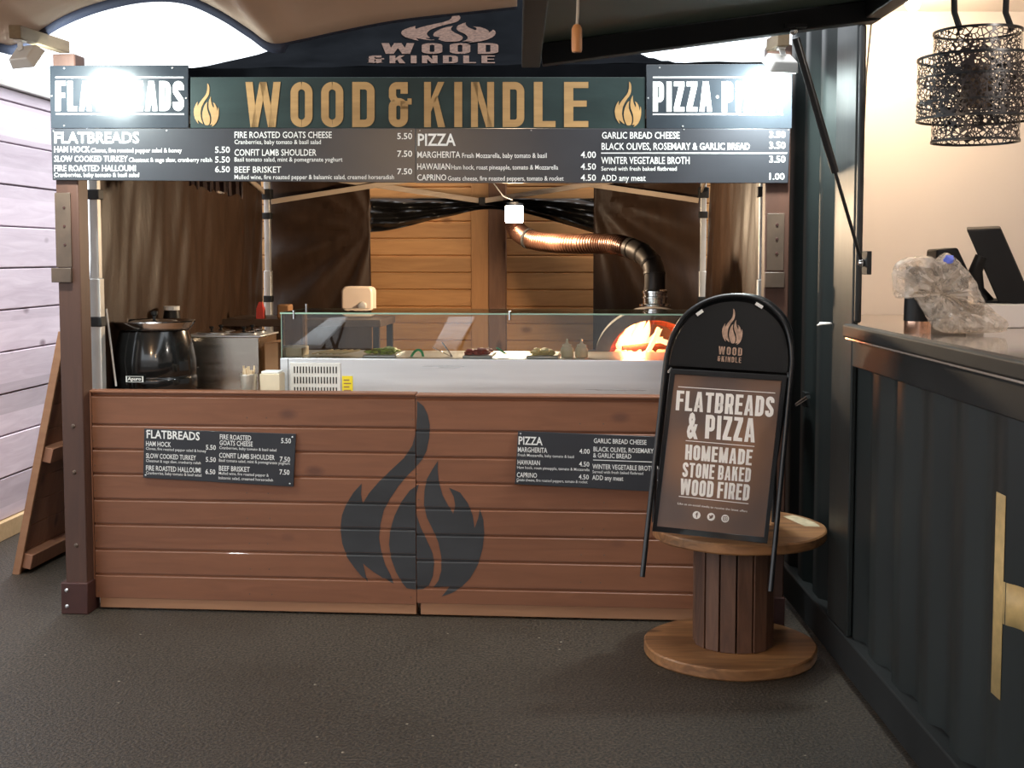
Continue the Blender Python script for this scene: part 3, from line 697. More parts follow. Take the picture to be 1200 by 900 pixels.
dish('HAWAIIAN', 489, 527.4, 191.6, 198.6); desc('Ham hock, roast pineapple, tomato & Mozzarella', 529, 654, 193.4, 198.6); price('4.50', 680.6, 698.4, 191.6, 198.8)
dish('CAPRINO', 489, 523, 204.4, 211.4); desc('Goats cheese, fire roasted peppers, tomato & rocket', 524.8, 660.4, 206.4, 211.6); price('4.50', 680.6, 698.4, 204.6, 211.8)
dish('GARLIC BREAD CHEESE', 705.4, 796.4, 154.8, 162.4); price('3.50', 901.6, 920.4, 154, 161.2)
dish('BLACK OLIVES, ROSEMARY & GARLIC BREAD', 705, 878.6, 167.6, 175.4); price('3.50', 901.6, 920.4, 166.4, 174)
dish('WINTER VEGETABLE BROTH', 704.6, 808, 184, 192); price('3.50', 901.6, 920.4, 182.6, 190.4)
desc('Served with fresh baked flatbread', 704.6, 793, 195.2, 200); dish('ADD any meat', 704.4, 756.6, 205, 212); price('1.00', 901.6, 919.4, 203, 210.4)
q = MB(); rule(q, 704.4, 922.4, 179.4, 1.2, y1); T.part('rule_lines', q, M['white'], keep=True)
screws(T, ((492, 153), (622.5, 152.8), (801.5, 151.8), (924, 152.2)), SY, .003)

# ---- small menus on the counter front
def small_menu(lab, ox, oy, corners, entries, heads, prices, smalls, rules, slope):
    y = PF-.0245; k = 6.316
    (a, b_, c, d) = corners
    co = [L(*p, y) for p in (d, c, b_, a)]
    T = Thing('small_menu_board', lab, 'menu board', co[0])
    q = MB(); q.slab(co, (0, .010, 0)); T.part('board', q, M['menu'], bevel=.001)
    ya = y-.0012
    def go(lst, bold, nm):
        for (s, x0, x1, yt, yb) in lst:
            mb = MB(); text(mb, s, px_q(ox+x0/k, ox+x1/k, oy+yt/k, oy+yb/k, ya, slope), bold); T.part(nm, mb, M['white'], keep=True)
    go(heads, .02, 'heading_lettering'); go(entries, .010, 'dish_lettering'); go(prices, .012, 'price_lettering'); go(smalls, .002, 'description_lettering')
    if rules:
        mb = MB()
        for (x0, x1, yy) in rules: rule(mb, ox+x0/k, ox+x1/k, oy+yy/k, .9, ya, slope)
        T.part('rule_lines', mb, M['white'], keep=True)
    ins = lambda p, dx, dy: (p[0]+dx, p[1]+dy)
    screws(T, (ins(a, 3, 3), ins(b_, -4, 3.5), ins(c, -4, -3.5), ins(d, 3, -3)), y, .004)
small_menu('small black tilted menu screwed on the left counter panel, headed FLATBREADS', 160, 490,
    ((169, 502.5), (346.5, 508.7), (343.6, 570.4), (167.6, 559.8)),
    [('HAM HOCK', 70, 255, 170, 205), ('SLOW COOKED TURKEY', 70, 440, 260, 295), ('FIRE ROASTED HALLOUMI', 70, 475, 350, 386), ('FIRE ROASTED', 617, 848, 120, 156), ('GOATS CHEESE', 615, 860, 164, 199), ('CONFIT LAMB SHOULDER', 612, 1022, 256, 292), ('BEEF BRISKET', 610, 838, 352, 388)],
    [('FLATBREADS', 75, 468, 88, 146)],
    [('5.50', 513, 587, 198, 232), ('5.50', 512, 587, 288, 322), ('6.50', 510, 583, 378, 413), ('5.50', 1070, 1143, 148, 184), ('7.50', 1060, 1137, 285, 321), ('7.50', 1058, 1132, 380, 416)],
    [('Cloves, fire roasted pepper salad & honey', 70, 515, 214, 234), ('Chestnut & sage slaw, cranberry relish', 70, 475, 304, 324), ('Cranberries, baby tomato & basil salad', 70, 480, 394, 414), ('Cranberries, baby tomato & basil salad', 613, 1035, 208, 228), ('Basil tomato salad, mint & pomegranate yoghurt', 610, 1135, 301, 322), ('Mulled wine, fire roasted pepper &', 608, 978, 396, 417), ('balsamic salad, creamed horseradish', 607, 1010, 430, 451)], [], .045)
small_menu('small black menu on the right counter panel, headed PIZZA, partly behind the sign leg', 595, 495,
    ((607, 505.3), (786, 512.6), (782.6, 577), (603.3, 567.4)),
    [('MARGHERITA', 75, 292, 182, 218), ('HAWAIIAN', 73, 238, 277, 311), ('CAPRINO', 68, 216, 370, 405), ('GARLIC BREAD CHEESE', 637, 1027, 118, 152), ('BLACK OLIVES, ROSEMARY', 635, 1080, 180, 214), ('& GARLIC BREAD', 632, 915, 226, 259), ('WINTER VEGETABLE BROTH', 627, 1083, 308, 343), ('ADD any meat', 625, 855, 390, 424)],
    [('PIZZA', 80, 258, 105, 162)],
    [('4.00', 530, 607, 195, 230), ('4.50', 528, 604, 290, 325), ('4.50', 525, 600, 385, 420), ('3.50', 1100, 1172, 125, 160), ('3.50', 1100, 1172, 190, 225), ('3.50', 1095, 1168, 310, 345), ('1.00', 1090, 1162, 395, 430)],
    [('Fresh Mozzarella, baby tomato & basil', 75, 490, 230, 250), ('Ham hock, roast pineapple, tomato & Mozzarella', 70, 605, 322, 342), ('Goats cheese, fire roasted peppers, tomato & rocket', 66, 590, 413, 433), ('Served with fresh baked flatbread', 627, 1003, 354, 375)], [(632, 1165, 278)], .035)

# ---- gazebo
GF, GB = .13, 3.05
gl_, gr_, rl_, rr_ = LX(115, GF), LX(893, GF), LX(315.5, GB), LX(822.5, GB)
T = Thing('gazebo', 'black gazebo with pale metal legs, its roof rising behind the fascia signs', 'gazebo', (gl_, GF, 0))
EZ = 2.335
for (x, y, hh) in ((gl_, GF, 2.3), (gr_, GF, 2.3), (rl_, GB, 2.3), (rr_, GB, 2.3)):
    q = MB(); q.box((x-.024, y-.024, .008), (x+.024, y+.024, 1.45)); q.box((x-.019, y-.019, 1.45), (x+.019, y+.019, hh)); lg = T.part('leg', q, M['alu'], bevel=.003)
    for zc in (1.26, 1.82):
        q = MB(); q.box((x-.029, y-.029, zc-.022), (x+.029, y+.029, zc+.022)); T.part('clip', q, M['rubber'], lg, bevel=.004)
    q = MB(); q.box((x-.04, y-.04, 0), (x+.04, y+.04, .008)); T.part('foot_plate', q, M['alu'], lg)
    q = MB(); q.box((x-.034, y-.034, 1.93), (x+.034, y+.034, 2.0)); T.part('slider', q, M['rubber'], lg, bevel=.004)
def scissor(p, q_, n, z0, z1):
    p, q_ = Vector(p), Vector(q_)
    for i in range(n):
        a = p.lerp(q_, i/n); b = p.lerp(q_, (i+1)/n); off = (q_-p).normalized().cross(Vector((0, 0, 1)))*.014
        m1 = MB(); m1.beam(Vector((a.x, a.y, z0))+off, Vector((b.x, b.y, z1))+off, .012, .034); T.part('truss_bar', m1, M['truss'], bevel=.002)
        m1 = MB(); m1.beam(Vector((a.x, a.y, z1))-off, Vector((b.x, b.y, z0))-off, .012, .034); T.part('truss_bar', m1, M['truss'], bevel=.002)
    for i in range(1, n):
        c = p.lerp(q_, i/n); m1 = MB(); m1.box((c.x-.022, c.y-.022, z0-.025), (c.x+.022, c.y+.022, z0+.025)); T.part('joint', m1, M['rubber'], bevel=.004)
scissor((rl_+.03, GB, 0), (rr_-.03, GB, 0), 2, LZ(236, GB), LZ(198, GB))
scissor((gl_+.03, GF, 0), (gr_-.03, GF, 0), 2, 2.08, 2.30)
scissor((gl_, GF+.03, 0), (rl_, GB-.03, 0), 2, 1.98, 2.24)
scissor((gr_, GF+.03, 0), (rr_, GB-.03, 0), 2, 1.98, 2.24)
gcx, gcy = (gl_+gr_)/2, (GF+GB)/2
hx, hy = (gr_-gl_)/2+.05, (GB-GF)/2+.05
def roof_z(x, y):
    t_ = 1-max(abs(x-gcx)/hx, abs(y-gcy)/hy); t_ = max(0, min(1, t_))
    return EZ+.02+.92*t_**2.0
def roof_fn(u, v):
    x = gcx+(2*u-1)*hx; y = gcy+(2*v-1)*hy
    return (x, y, roof_z(x, y)+.004*math.sin(x*17)*math.sin(y*13))
q = MB(); q.grid(roof_fn, 48, 48); roof = T.part('roof_cloth', q, M['roofcloth'], solid=.003)
q = MB(); N = 60
per = []
for k in range(N*4):
    s_, f_ = divmod(k, N); f_ /= N
    per.append([(gcx-hx+2*hx*f_, gcy-hy), (gcx+hx, gcy-hy+2*hy*f_), (gcx+hx-2*hx*f_, gcy+hy), (gcx-hx, gcy+hy-2*hy*f_)][s_])
nP = len(per); q.add([(x, y, EZ+.02) for x, y in per]+[(x, y, EZ-.15) for x, y in per], [(i, (i+1) % nP, nP+(i+1) % nP, nP+i) for i in range(nP)])
T.part('valance', q, M['roofcloth'], roof)
# worn emblem printed on the front slope of the roof
def roof_q(x0, x1, yt, yb):
    def pt(u, v):
        best = None
        lo, hi = gcy-hy+.002, gcy-.05            # find the slope point seen at this pixel by stepping
        for i in range(400):
            y = lo+(hi-lo)*i/399; p = L(u, v, y)
            if p.z <= roof_z(p.x, y) or i == 399: return Vector((p.x, y, p.z+.006)) if i < 399 else Vector((p.x, y, roof_z(p.x, y)+.006))
    def pt2(u, v):
        ys = [gcy-hy+.002+(hy-.05)*i/250 for i in range(251)]
        prev = None
        for y in ys:
            p = L(u, v, y); g = p.z-(roof_z(p.x, y)+.007)
            if prev is not None and prev > 0 >= g: return p
            prev = g
        return None
    return lambda a, b: (pt2(x0+(x1-x0)*a, yb+(yt-yb)*b) or Vector((L(x0+(x1-x0)*a, 70, gcy-hy+.01).x, gcy-hy+.01, roof_z(gcx, gcy-hy+.01)+.007)))
q = MB(); heading(q, 'WOOD', roof_q(447, 584, 50.5, 63), .16, .17, .44); heading(q, '&KINDLE', roof_q(432, 580, 65, 74), .16, .17, .44)
pr = MB(); flame(pr, roof_q(470, 581, 16, 50)); 
q.v += [] ; T.part('printed_lettering', q, M['print'], roof, keep=True); T.part('printed_flame', pr, M['print'], roof, keep=True)

# ---- tarpaulins
def cloth(name, lab, fn, m, nu=60, nv=40, group=None):
    q = MB(); q.grid(fn, nu, nv); b = fn(0, 0)
    return single(name, q, m, lab, 'tarpaulin', (b[0], b[1], b[2]), 'S', group, solid=.002)
zlo = .03
def side_l(u, v):
    y = GF+.03+(GB-GF-.09)*u; x = gl_-.030+(rl_-gl_)*((y-GF)/(GB-GF)); z = zlo+(2.24-zlo)*v
    k = math.sin(u*34+v*7)*.009+math.sin(u*83-v*15+2*math.sin(v*4))*.004+math.sin(u*130-v*24)*.0022+.025*math.sin(u*math.pi)*math.sin(v*3)
    return (x+k, y, z)
cloth('tarpaulin', 'brown-black plastic sheet hung down the left side of the stall, behind the soup kettle', side_l, M['tarp'], 160, 40)
def side_r(u, v):
    y = GF+.03+(GB-GF-.09)*u; x = gr_+.030+(rr_-gr_)*((y-GF)/(GB-GF)); z = zlo+(2.24-zlo)*v
    k = math.sin(u*34-v*7)*.010+math.sin(u*83+v*15+2*math.sin(v*4))*.005+math.sin(u*130+v*24)*.0025
    return (x+k, y, z)
cloth('tarpaulin', 'brown plastic sheet hung down the right side of the stall, beside the right post', side_r, M['tarp'], 160, 40)
BT = GB+.075
def back_l(u, v):
    x = LX(318, BT)+(LX(435, BT)-LX(318, BT))*u; z = zlo+(2.24-zlo)*v
    dx, dz = (1-u)*.65, 1.75-z; ang = math.atan2(dz, dx+.02)
    k = .028*math.sin(ang*13)*min(1, math.hypot(dx, dz)*2)
    return (x, BT+k, z)
cloth('tarpaulin', 'black plastic sheet with diagonal folds across the left rear of the stall', back_l, M['tarp'], 50, 60)
def back_r(u, v):
    x = LX(695, BT)+(LX(820, BT)-LX(695, BT))*u; z = zlo+(2.24-zlo)*v
    dx, dz = u*.7, 1.95-z; ang = math.atan2(dz, dx+.02)
    k = .030*math.sin(ang*12+1)*min(1, math.hypot(dx, dz)*2)
    return (x, BT+k, z)
cloth('tarpaulin', 'black plastic sheet hung across the right rear of the stall behind the oven flue', back_r, M['tarp'], 50, 60)
def roll(u, v):                       # bundled-up middle sheet, two sagging swags
    px_ = 432+(702-432)*u
    lowpx = 272-27*math.exp(-((px_-575)/60)**2)-8*math.exp(-((px_-500)/40)**2) if px_ < 600 else 246+28*((px_-600)/100)**1.1
    up = 232; vv = up+(lowpx-up)*(1-v)
    p = L(px_, vv, BT+.02); k = .03*math.sin(v*19+u*9)+.014*math.sin(u*40+v*8)
    return (p.x, BT+.07+k, p.z)
cloth('tarpaulin', 'bundled black sheet tied up along the top of the rear opening', roll, M['tarpblack'], 80, 26)
def zebra(u, v):
    p = L(222+62*u, 214+(20*(.35+.65*u))*(1-v)-3, .75); return (p.x, .75+.03*math.sin(u*22), p.z+.01*math.sin(u*30))
q = MB(); q.grid(zebra, 40, 10); single('striped_cloth', q, M['stripe'], 'brown and white striped cloth bunched under the gazebo roof at left', 'cloth', zebra(0, 0), 'S', None, solid=.004)

# ---- timber arms and floodlights
def arm_and_flood(lab_arm, lab_l, p_post, p_near, aim, head_off, lamp):
    a = MB(); a.beam(p_post, p_near, .045, .05)
    single('timber_arm', a, M['arm'], lab_arm, 'timber', p_post, 'S', None, bevel=.003)
    n = Vector(p_near)+Vector((p_post[0]-p_near[0], p_post[1]-p_near[1], p_post[2]-p_near[2])).normalized()*.05
    T = Thing('floodlight', lab_l, 'floodlight', n-Vector((0, 0, .027)))
    h = n+Vector(head_off); aim = Vector(aim).normalized()
    q = MB(); side = aim.cross(Vector((0, 0, 1))).normalized(); up = side.cross(aim)
    q.beam(n-Vector((0, 0, .027)), n-Vector((0, 0, .034)), .03, .05, (0, 1, 0)); q.beam(n-Vector((0, 0, .03)), h-aim*.03, .006, .024, side); T.part('bracket', q, M['floodbody'], bevel=.001)
    q = MB(); W, H, D = .062, .046, .022
    c = [h-aim*D+side*sx*W*.8+up*sy*H*.8 for sx, sy in ((-1, -1), (1, -1), (1, 1), (-1, 1))]; d = [h+aim*D+side*sx*W+up*sy*H for sx, sy in ((-1, -1), (1, -1), (1, 1), (-1, 1))]
    q.hexa(c+d); T.part('housing', q, M['floodbody'], bevel=.005)
    q = MB(); q.slab([h+aim*(D+.0005)+side*sx*W*.86+up*sy*H*.82 for sx, sy in ((-1, -1), (1, -1), (1, 1), (-1, 1))], aim*.003); T.part('lens', q, M['floodface'])
    l = bpy.data.lights.new('flood', 'AREA'); l.shape = 'RECTANGLE'; l.size = .11; l.size_y = .08; l.energy = FLOOD_W; l.color = (.88, 1.0, .97)
    o = bpy.data.objects.new('flood_lamp', l); COL.objects.link(o); o.parent = T.o
    o.location = h+aim*(D+.006)-T.base; o.rotation_euler = (-aim).to_track_quat('Z', 'Y').to_euler()
pnL = W2S(at(17, 37, 4.78)); ppL = Vector((PLa+.045, -.06, 2.43))
arm_and_flood('pale timber arm reaching forward from the top of the left stall post', 'white floodlight on the pale arm at the far left, seen edge-on', ppL, pnL, (.30, .72, -.62), (.015, .012, -.085), 0)
pnR = W2S(at(918.5, 46, 4.80)); ppR = Vector((PRa+.02, -.06, 2.40))
arm_and_flood('short timber arm reaching forward from the top of the right stall post', 'white floodlight lit over the right fascia sign, beside the gas strut', ppR, pnR, (-.20, .50, -.80), (.0, .0, -.085), 0)

# ================================================================ CABLE SPOOL AND PAVEMENT SIGN
SC = Vector((.832, 4.75, 0)); SR = .335
T = Thing('cable_spool', 'wooden cable spool used as a table under the pavement sign', 'cable spool', SC, 'W')
def disc(z0, z1, c, r, seed):
    rd = random.Random(seed); q = MB(); n = 64
    rr = [r*(1+.006*math.sin(7*a/n*6.28+seed)+rd.uniform(-.004, .004)) for a in range(n)]
    ring = lambda k, z: [(c.x+rr[i]*k*math.cos(2*math.pi*i/n), c.y+rr[i]*k*math.sin(2*math.pi*i/n), z) for i in range(n)]
    q.add(ring(.985, z0)+ring(1, z0+.006)+ring(1, z1-.006)+ring(.985, z1), [tuple(range(n-1, -1, -1)), tuple(range(3*n, 4*n))]+[(k*n+i, k*n+(i+1) % n, (k+1)*n+(i+1) % n, (k+1)*n+i) for k in range(3) for i in range(n)])
    return q
TOPC = SC+Vector((.028, 0, 0))
T.part('lower_disc', disc(.0, .044, SC, SR, 1), M['spool'])
T.part('upper_disc', disc(.466, .506, TOPC, SR, 2), M['spool'])
q = MB(); pts = [(TOPC.x+SR*.93*math.cos(R(a)), TOPC.y+SR*.93*math.sin(R(a)), .5065) for a in range(-6, 42, 6)]+[(TOPC.x+SR*.62, TOPC.y+.16, .5065), (TOPC.x+SR*.76, TOPC.y-.02, .5065)]
q.add(pts, [tuple(range(len(pts)))]); T.part('paint_patch', q, mat('worn_tan_paint', (.42, .34, .22), .6, 0, .3, 30), label='pale worn paint patch on the rim', keep=True)
dc = SC+Vector((.014, 0, 0)); ns = 15
for k in range(ns):
    a0, a1 = 2*math.pi*(k+.05)/ns, 2*math.pi*(k+.95)/ns; q = MB(); r0, r1 = .128, .158+random.uniform(-.003, .003)
    q.prism([(dc.x+r*math.cos(a), dc.y+r*math.sin(a), .045) for r, a in ((r0, a0), (r1, a0), (r1, a1), (r0, a1))], (0, 0, .420)); T.part('stave', q, M['stave'], bevel=.002)

AP = Vector((.8, 4.385, .50)); AN = Vector((0, -.93, .20)).normalized()   # plane of the sign
def A(u, v, off=0): return hit(u, v, AP, AN)+AN*off
T = Thing('pavement_sign', 'black arched pavement sign with brown poster, straddling the top of the wooden cable spool', 'sign', A(835, 630), 'W')
arch = [(774+3, 452), (782, 413), (791, 388), (806, 367), (830, 352.5), (857, 347), (884, 350), (903, 360.5), (918.5, 378), (926, 400), (928, 424)]
def spl(P, n=6):
    out = []
    for i in range(len(P)-1):
        p0, p1, p2, p3 = P[max(i-1, 0)], P[i], P[i+1], P[min(i+2, len(P)-1)]
        for k in range(n):
            t_ = k/n; out.append(tuple(.5*(2*p1[j]+(p2[j]-p0[j])*t_+(2*p0[j]-5*p1[j]+4*p2[j]-p3[j])*t_*t_+(3*p1[j]-p0[j]-3*p2[j]+p3[j])*t_**3) for j in range(len(p1))))
    return out+[P[-1]]
path = [(752.5, 676), (764.5, 564)]+spl(arch, 5)+[(915, 560), (902.5, 693)]
q = MB(); q.tube([A(u, v, .006) for u, v in path], .0095, 12); T.part('front_tube_frame', q, M['blacksteel'])
rp_ = [A(u, v, .006) for u, v in path]
AB = A(852, 352)
rear = []
for p in rp_:                           # mirrored frame that leans the other way and stands on the spool
    h_ = AB.z-p.z; rear.append(Vector((p.x+.022+.035*max(0, h_), AB.y+.035+(h_)*.235, p.z)))
rear = [p for p in rear if p.z > .520]
rear = [Vector((rear[0].x, rear[0].y, .5165))]+rear+[Vector((rear[-1].x, rear[-1].y, .5165))]
q = MB(); q.tube(rear, .0095, 12); T.part('rear_tube_frame', q, M['blacksteel'])
q = MB()
rb = [Vector((x, y, z)) for x, y, z in rear if z > .60]
q.prism([p+Vector((0, -.010, 0)) for p in rb], (0, .006, 0)); T.part('rear_panel', q, M['blackplastic'])
for (u, v) in ((783, 436), (924, 442)):
    q = MB(); p = A(u, v, .006); h_ = AB.z-p.z; q.cyl(p, (p.x+.022+.035*h_, AB.y+.035+h_*.235, p.z), .004, 8); T.part('hinge_strap', q, M['screw'])
hood = [(783.5, 428)]+[(u+(852-u)*.055, v+(430-v)*.055+2) for u, v in spl(arch, 4) if v < 426]+[(921.5, 437)]
q = MB(); q.prism([A(u, v, .004) for u, v in hood], -AN*.006); hd = T.part('header_panel', q, M['blackplastic'])
for (u, v, u2, v2) in ((816, 369.5, 823, 364.5), (885, 356, 893, 361)):
    q = MB(); q.beam(A(u, v, .009), A(u2, v2, .009), .012, .006, AN); T.part('clip', q, M['floodbody'], hd)
aq = lambda TLp, TRp, BLp, BRp, off=.0075: qmap(A(*TLp, off), A(*TRp, off), A(*BLp, off), A(*BRp, off))
q = MB(); flame(q, aq((846, 361), (870, 363), (845.6, 403.5), (869.6, 405))); T.part('flame_emblem', q, M['tanprint'], hd, keep=True)
q = MB(); heading(q, 'WOOD', aq((842, 406), (869.5, 408), (841.5, 415.4), (869, 417.4)), .18, .17, .44); heading(q, '&KINDLE', aq((840.8, 417.3), (868.3, 419.3), (840.4, 423.6), (868, 425.6)), .18, .17, .44); T.part('header_lettering', q, M['tanprint'], hd, keep=True)
fc = [(764, 622.5), (898.5, 637), (921.5, 440.5), (785.5, 432.5)]
inn = [(769.5, 616.5), (894.5, 629.5), (915.5, 446.5), (790.5, 438.5)]
q = MB()
for i in range(4):
    j = (i+1) % 4; q.slab([A(*fc[i], 0), A(*fc[j], 0), A(*inn[j], 0), A(*inn[i], 0)], AN*.012)
T.part('poster_frame', q, M['blacksteel'], bevel=.001)
q = MB(); q.slab([A(*p, 0) for p in inn], AN*.005); po = T.part('poster', q, M['poster'], label='brown poster with white lettering')
PO = .0058
q = MB()
for s, a, b_, c, d in (('FLATBREADS', (793, 457.6), (907.6, 465.2), (791.4, 480.8), (905.6, 489.2)), ('& PIZZA', (806, 484.2), (885.4, 490.6), (804.2, 512), (884, 518.8)),
                       ('HOMEMADE', (803.3, 520.8), (882, 527.2), (802.4, 538.5), (880.3, 545.6)), ('STONE BAKED', (800.3, 541.6), (880.2, 548.6), (799, 558.7), (878.8, 565.2)), ('WOOD FIRED', (797.7, 560.6), (878.9, 568), (796.4, 579.6), (877, 587))):
    if s[0] == '&':
        text(q, '&', aq(a, (818.6, 485.4), c, (817.4, 513.2), PO), .045); a, c, s = (827, 486), (825.6, 513.9), 'PIZZA'
    heading(q, s, aq(a, b_, c, d, PO), .085, .185, .43)
T.part('poster_lettering', q, M['offwhite'], po, keep=True)
q = MB()
for (a, b_) in (((794.4, 453.4), (908, 460.8)), ((803.3, 516.4), (883.7, 523.3)), ((795.2, 581.6), (876.7, 590.4))):
    u = aq((a[0], a[1]-.45), (b_[0], b_[1]-.45), (a[0], a[1]+.45), (b_[0], b_[1]+.45), PO); q.add([u(0, 0), u(1, 0), u(1, 1), u(0, 1)], [(0, 1, 2, 3)])
T.part('rule_line', q, M['offwhite'], po, keep=True); q = MB()
text(q, 'Like us on social media to receive the latest offers', aq((794, 588.6), (875.5, 598), (793.8, 591), (875.3, 600.4), PO), .005)
T.part('small_print', q, M['offwhite'], po, keep=True)
for k, (u, v) in enumerate(((816, 603.6), (833, 605.7), (849.5, 607.7))):
    q = MB(); P0 = A(u, v, PO); ux = (A(u+1, v, PO)-A(u, v, PO)); uy = (A(u, v-1, PO)-A(u, v, PO))
    q.add([P0+ux*4.6*math.cos(i*.2618)+uy*4.6*math.sin(i*.2618) for i in range(24)], [tuple(range(24))]); ic = T.part('round_icon', q, M['offwhite'], po, keep=True)
    g = MB(); f_ = lambda a, b: P0+AN*.0007+ux*a+uy*b
    if k == 0:
        for P in ([(-.5, -3), (.7, -3), (.7, 1.2), (-.5, 1.2)], [(-1.4, .1), (1.8, .1), (1.8, 1.1), (-1.4, 1.1)], [(-.5, 1.2), (.7, 1.2), (1.0, 2), (1.9, 2), (1.9, 3), (.4, 3), (-.5, 2.2)]): g.add([f_(a, b) for a, b in P], [tuple(range(len(P)))])
    elif k == 1:
        P = [(-2.8, -1.6), (-1.2, -2.2), (.6, -2), (2, -.6), (2.4, 1), (3, 1.8), (2.2, 1.8), (1.6, 2.3), (.6, 2.2), (0, 1.2), (-1.2, 1.4), (-2.4, 2.2), (-2.2, .6), (-1.6, -.6)]; tri = tessellate_polygon([[Vector((a, b, 0)) for a, b in P]]); g.add([f_(a, b) for a, b in P], tri)
    else:
        for P in stroke(rrect(-2.3, -2.3, 2.3, 2.3, .8), .7, True)+stroke(arc(0, 0, 1.1, 1.1, 0, 330, 10), .6, True): g.add([f_(a, b) for a, b in P], [tuple(range(4))])
    T.part('icon_mark', g, M['poster'], ic, keep=True)

# ================================================================ EQUIPMENT ON THE WORKTOP
FY0, FY1 = .36, .86
fx0, fx1 = LX(328, FY0), PRa-.10
zb_, zg_ = LZ(420, FY0, 400), LZ(366.5, FY0, 400)
T = Thing('display_counter', 'stainless refrigerated prep counter with clear glass top on the worktop', 'display counter', (fx0, FY0, WT))
q = MB(); q.box((fx0, FY0, WT+.006), (fx1, FY1, zb_)); bd = T.part('steel_body', q, M['steel'], bevel=.003)
q = MB(); xs = LX(337, FY0); q.box((xs, FY0-.0012, WT+.006), (xs+.0025, FY0-.0002, zb_-.002)); T.part('panel_seam', q, M['rubber'], bd)
for k in (0, 1):
    q = MB(); q.box((fx0+.05+k*(fx1-fx0-.15), FY0+.06, WT), (fx0+.10+k*(fx1-fx0-.15), FY1-.06, WT+.006)); T.part('foot', q, M['rubber'])
ga, gb_ = LX(340, FY0), LX(399, FY0); gz1, gz0 = LZ(425, FY0, 370), WT+.012
q = MB(); q.box((ga, FY0-.004, gz0), (gb_, FY0-.0005, gz1)); gr = T.part('vent_grille', q, M['floodbody'], bevel=.002)
q = MB()
for r_ in range(4):
    for c_ in range(15):
        xx = LX(344.2+c_*3.5, FY0); zz1 = LZ(429.5+r_*12.1, FY0, 370); zz0 = LZ(437.2+r_*12.1, FY0, 370)
        if zz0 > gz0: q.box((xx, FY0-.0052, zz0), (xx+.0055, FY0-.0042, zz1))
T.part('vent_slots', q, M['rubber'], gr)
q = MB(); q.box((LX(400.5, FY0), FY0-.0015, WT+.015), (LX(413, FY0), FY0-.0004, LZ(440.5, FY0, 400))); ys = T.part('yellow_label', q, M['yellow'], label='bright yellow warning sticker')
q = MB()
for k in range(5): q.box((LX(402.5, FY0), FY0-.0022, LZ(446+k*4, FY0, 400)), (LX(409+(k % 2)*2, FY0), FY0-.0016, LZ(444.6+k*4, FY0, 400)))
T.part('label_print', q, M['card'], ys)
gy0, gy1 = FY0+.012, FY1-.02
def pane(name, a, b, edge=None):
    q = MB(); q.box(a, b); return T.part(name, q, M['glass'], keep=True)
pane('front_glass', (fx0+.006, gy0, zb_+.001), (fx1-.006, gy0+.006, zg_-.008))
pane('top_glass', (fx0+.002, gy0-.004, zg_-.007), (fx1-.002, gy1, zg_))
pane('side_glass', (fx0+.006, gy0+.008, zb_+.001), (fx0+.012, gy1-.01, zg_-.008))
pane('side_glass', (fx1-.012, gy0+.008, zb_+.001), (fx1-.006, gy1-.01, zg_-.008))
q = MB(); q.box((fx0+.002, gy0-.0055, zg_-.007), (fx1-.002, gy0-.0042, zg_)); q.box((fx0+.002, gy1+.0002, zg_-.007), (fx1-.002, gy1+.002, zg_)); q.box((fx0-.0005, gy0-.004, zg_-.007), (fx0+.0018, gy1, zg_)); q.box((fx0+.003, gy0, zb_+.001), (fx0+.0055, gy0+.006, zg_-.008))
T.part('glass_edge', q, M['glassedge'], keep=True)
for u in (345, 597.5):
    x = LX(u, gy0); q = MB(); q.cyl((x, gy0-.005, zg_-.030), (x, gy0-.005, zg_+.004), .005, 10); q.lathe([(0, .012), (.008, .010), (.008, .004), (0, .003)], (x, gy0-.004, zg_), 12); T.part('glass_clip', q, M['chrome'])
q = MB(); x = LX(360, gy1); q.cyl((x, gy1-.01, zg_+.0005), (x, gy1-.01, zg_+.022), .007, 10); T.part('glass_clip', q, M['chrome'])
# contents of the case, standing on its lid rail
CT = zb_+.001
def rail_item(name, mb, m, lab, cat, base, group=None, **k): return single(name, mb, m, lab, cat, base, 'S', group, **k)
ypos = .50
def tub(u0, u1, v, lab, food, seed, foodname, foodlab):
    x0_, x1_ = LX(u0, ypos), LX(u1, ypos)
    T2 = Thing('food_tray', lab, 'food tray', (x0_, ypos, CT))
    q = MB(); q.box((x0_, ypos-.10, CT), (x1_, ypos+.16, CT+.012)); T2.part('rim', q, M['steel'], bevel=.004)
    q = MB(); rd = random.Random(seed)
    for k in range(26):
        cx = rd.uniform(x0_+.02, x1_-.02); cy = ypos+rd.uniform(-.08, .13); q.blob((cx, cy, CT+.016+rd.uniform(0, .012)), rd.uniform(.012, .022), rd.uniform(.010, .02), rd.uniform(.005, .014), k+seed, .4, 10, 6)
    o = T2.part(foodname, q, food); o['kind'] = 'stuff'
tub(430, 468, 0, 'steel tray of shredded salad leaf inside the glass case, left of the green tongs', M['lettuce'], 3, 'salad_leaves', '')
tub(618, 655, 0, 'steel tray of grated cheese inside the glass case beside the squeeze bottles', M['cheese'], 9, 'grated_cheese', '')
tub(545, 578, 0, 'steel tray of chopped tomato inside the glass case, right of the steel tongs', M['tomato'], 15, 'chopped_tomato', '')
x0_, x1_ = LX(339, ypos), LX(359, ypos); q = MB(); q.box((x0_, ypos-.08, CT), (x1_, ypos+.05, CT+.045)); rail_item('food_box', q, M['cream'], 'cream food box in the left end of the glass case', 'box', (x0_, ypos-.08, CT), bevel=.006)
x0_ = LX(378, ypos)
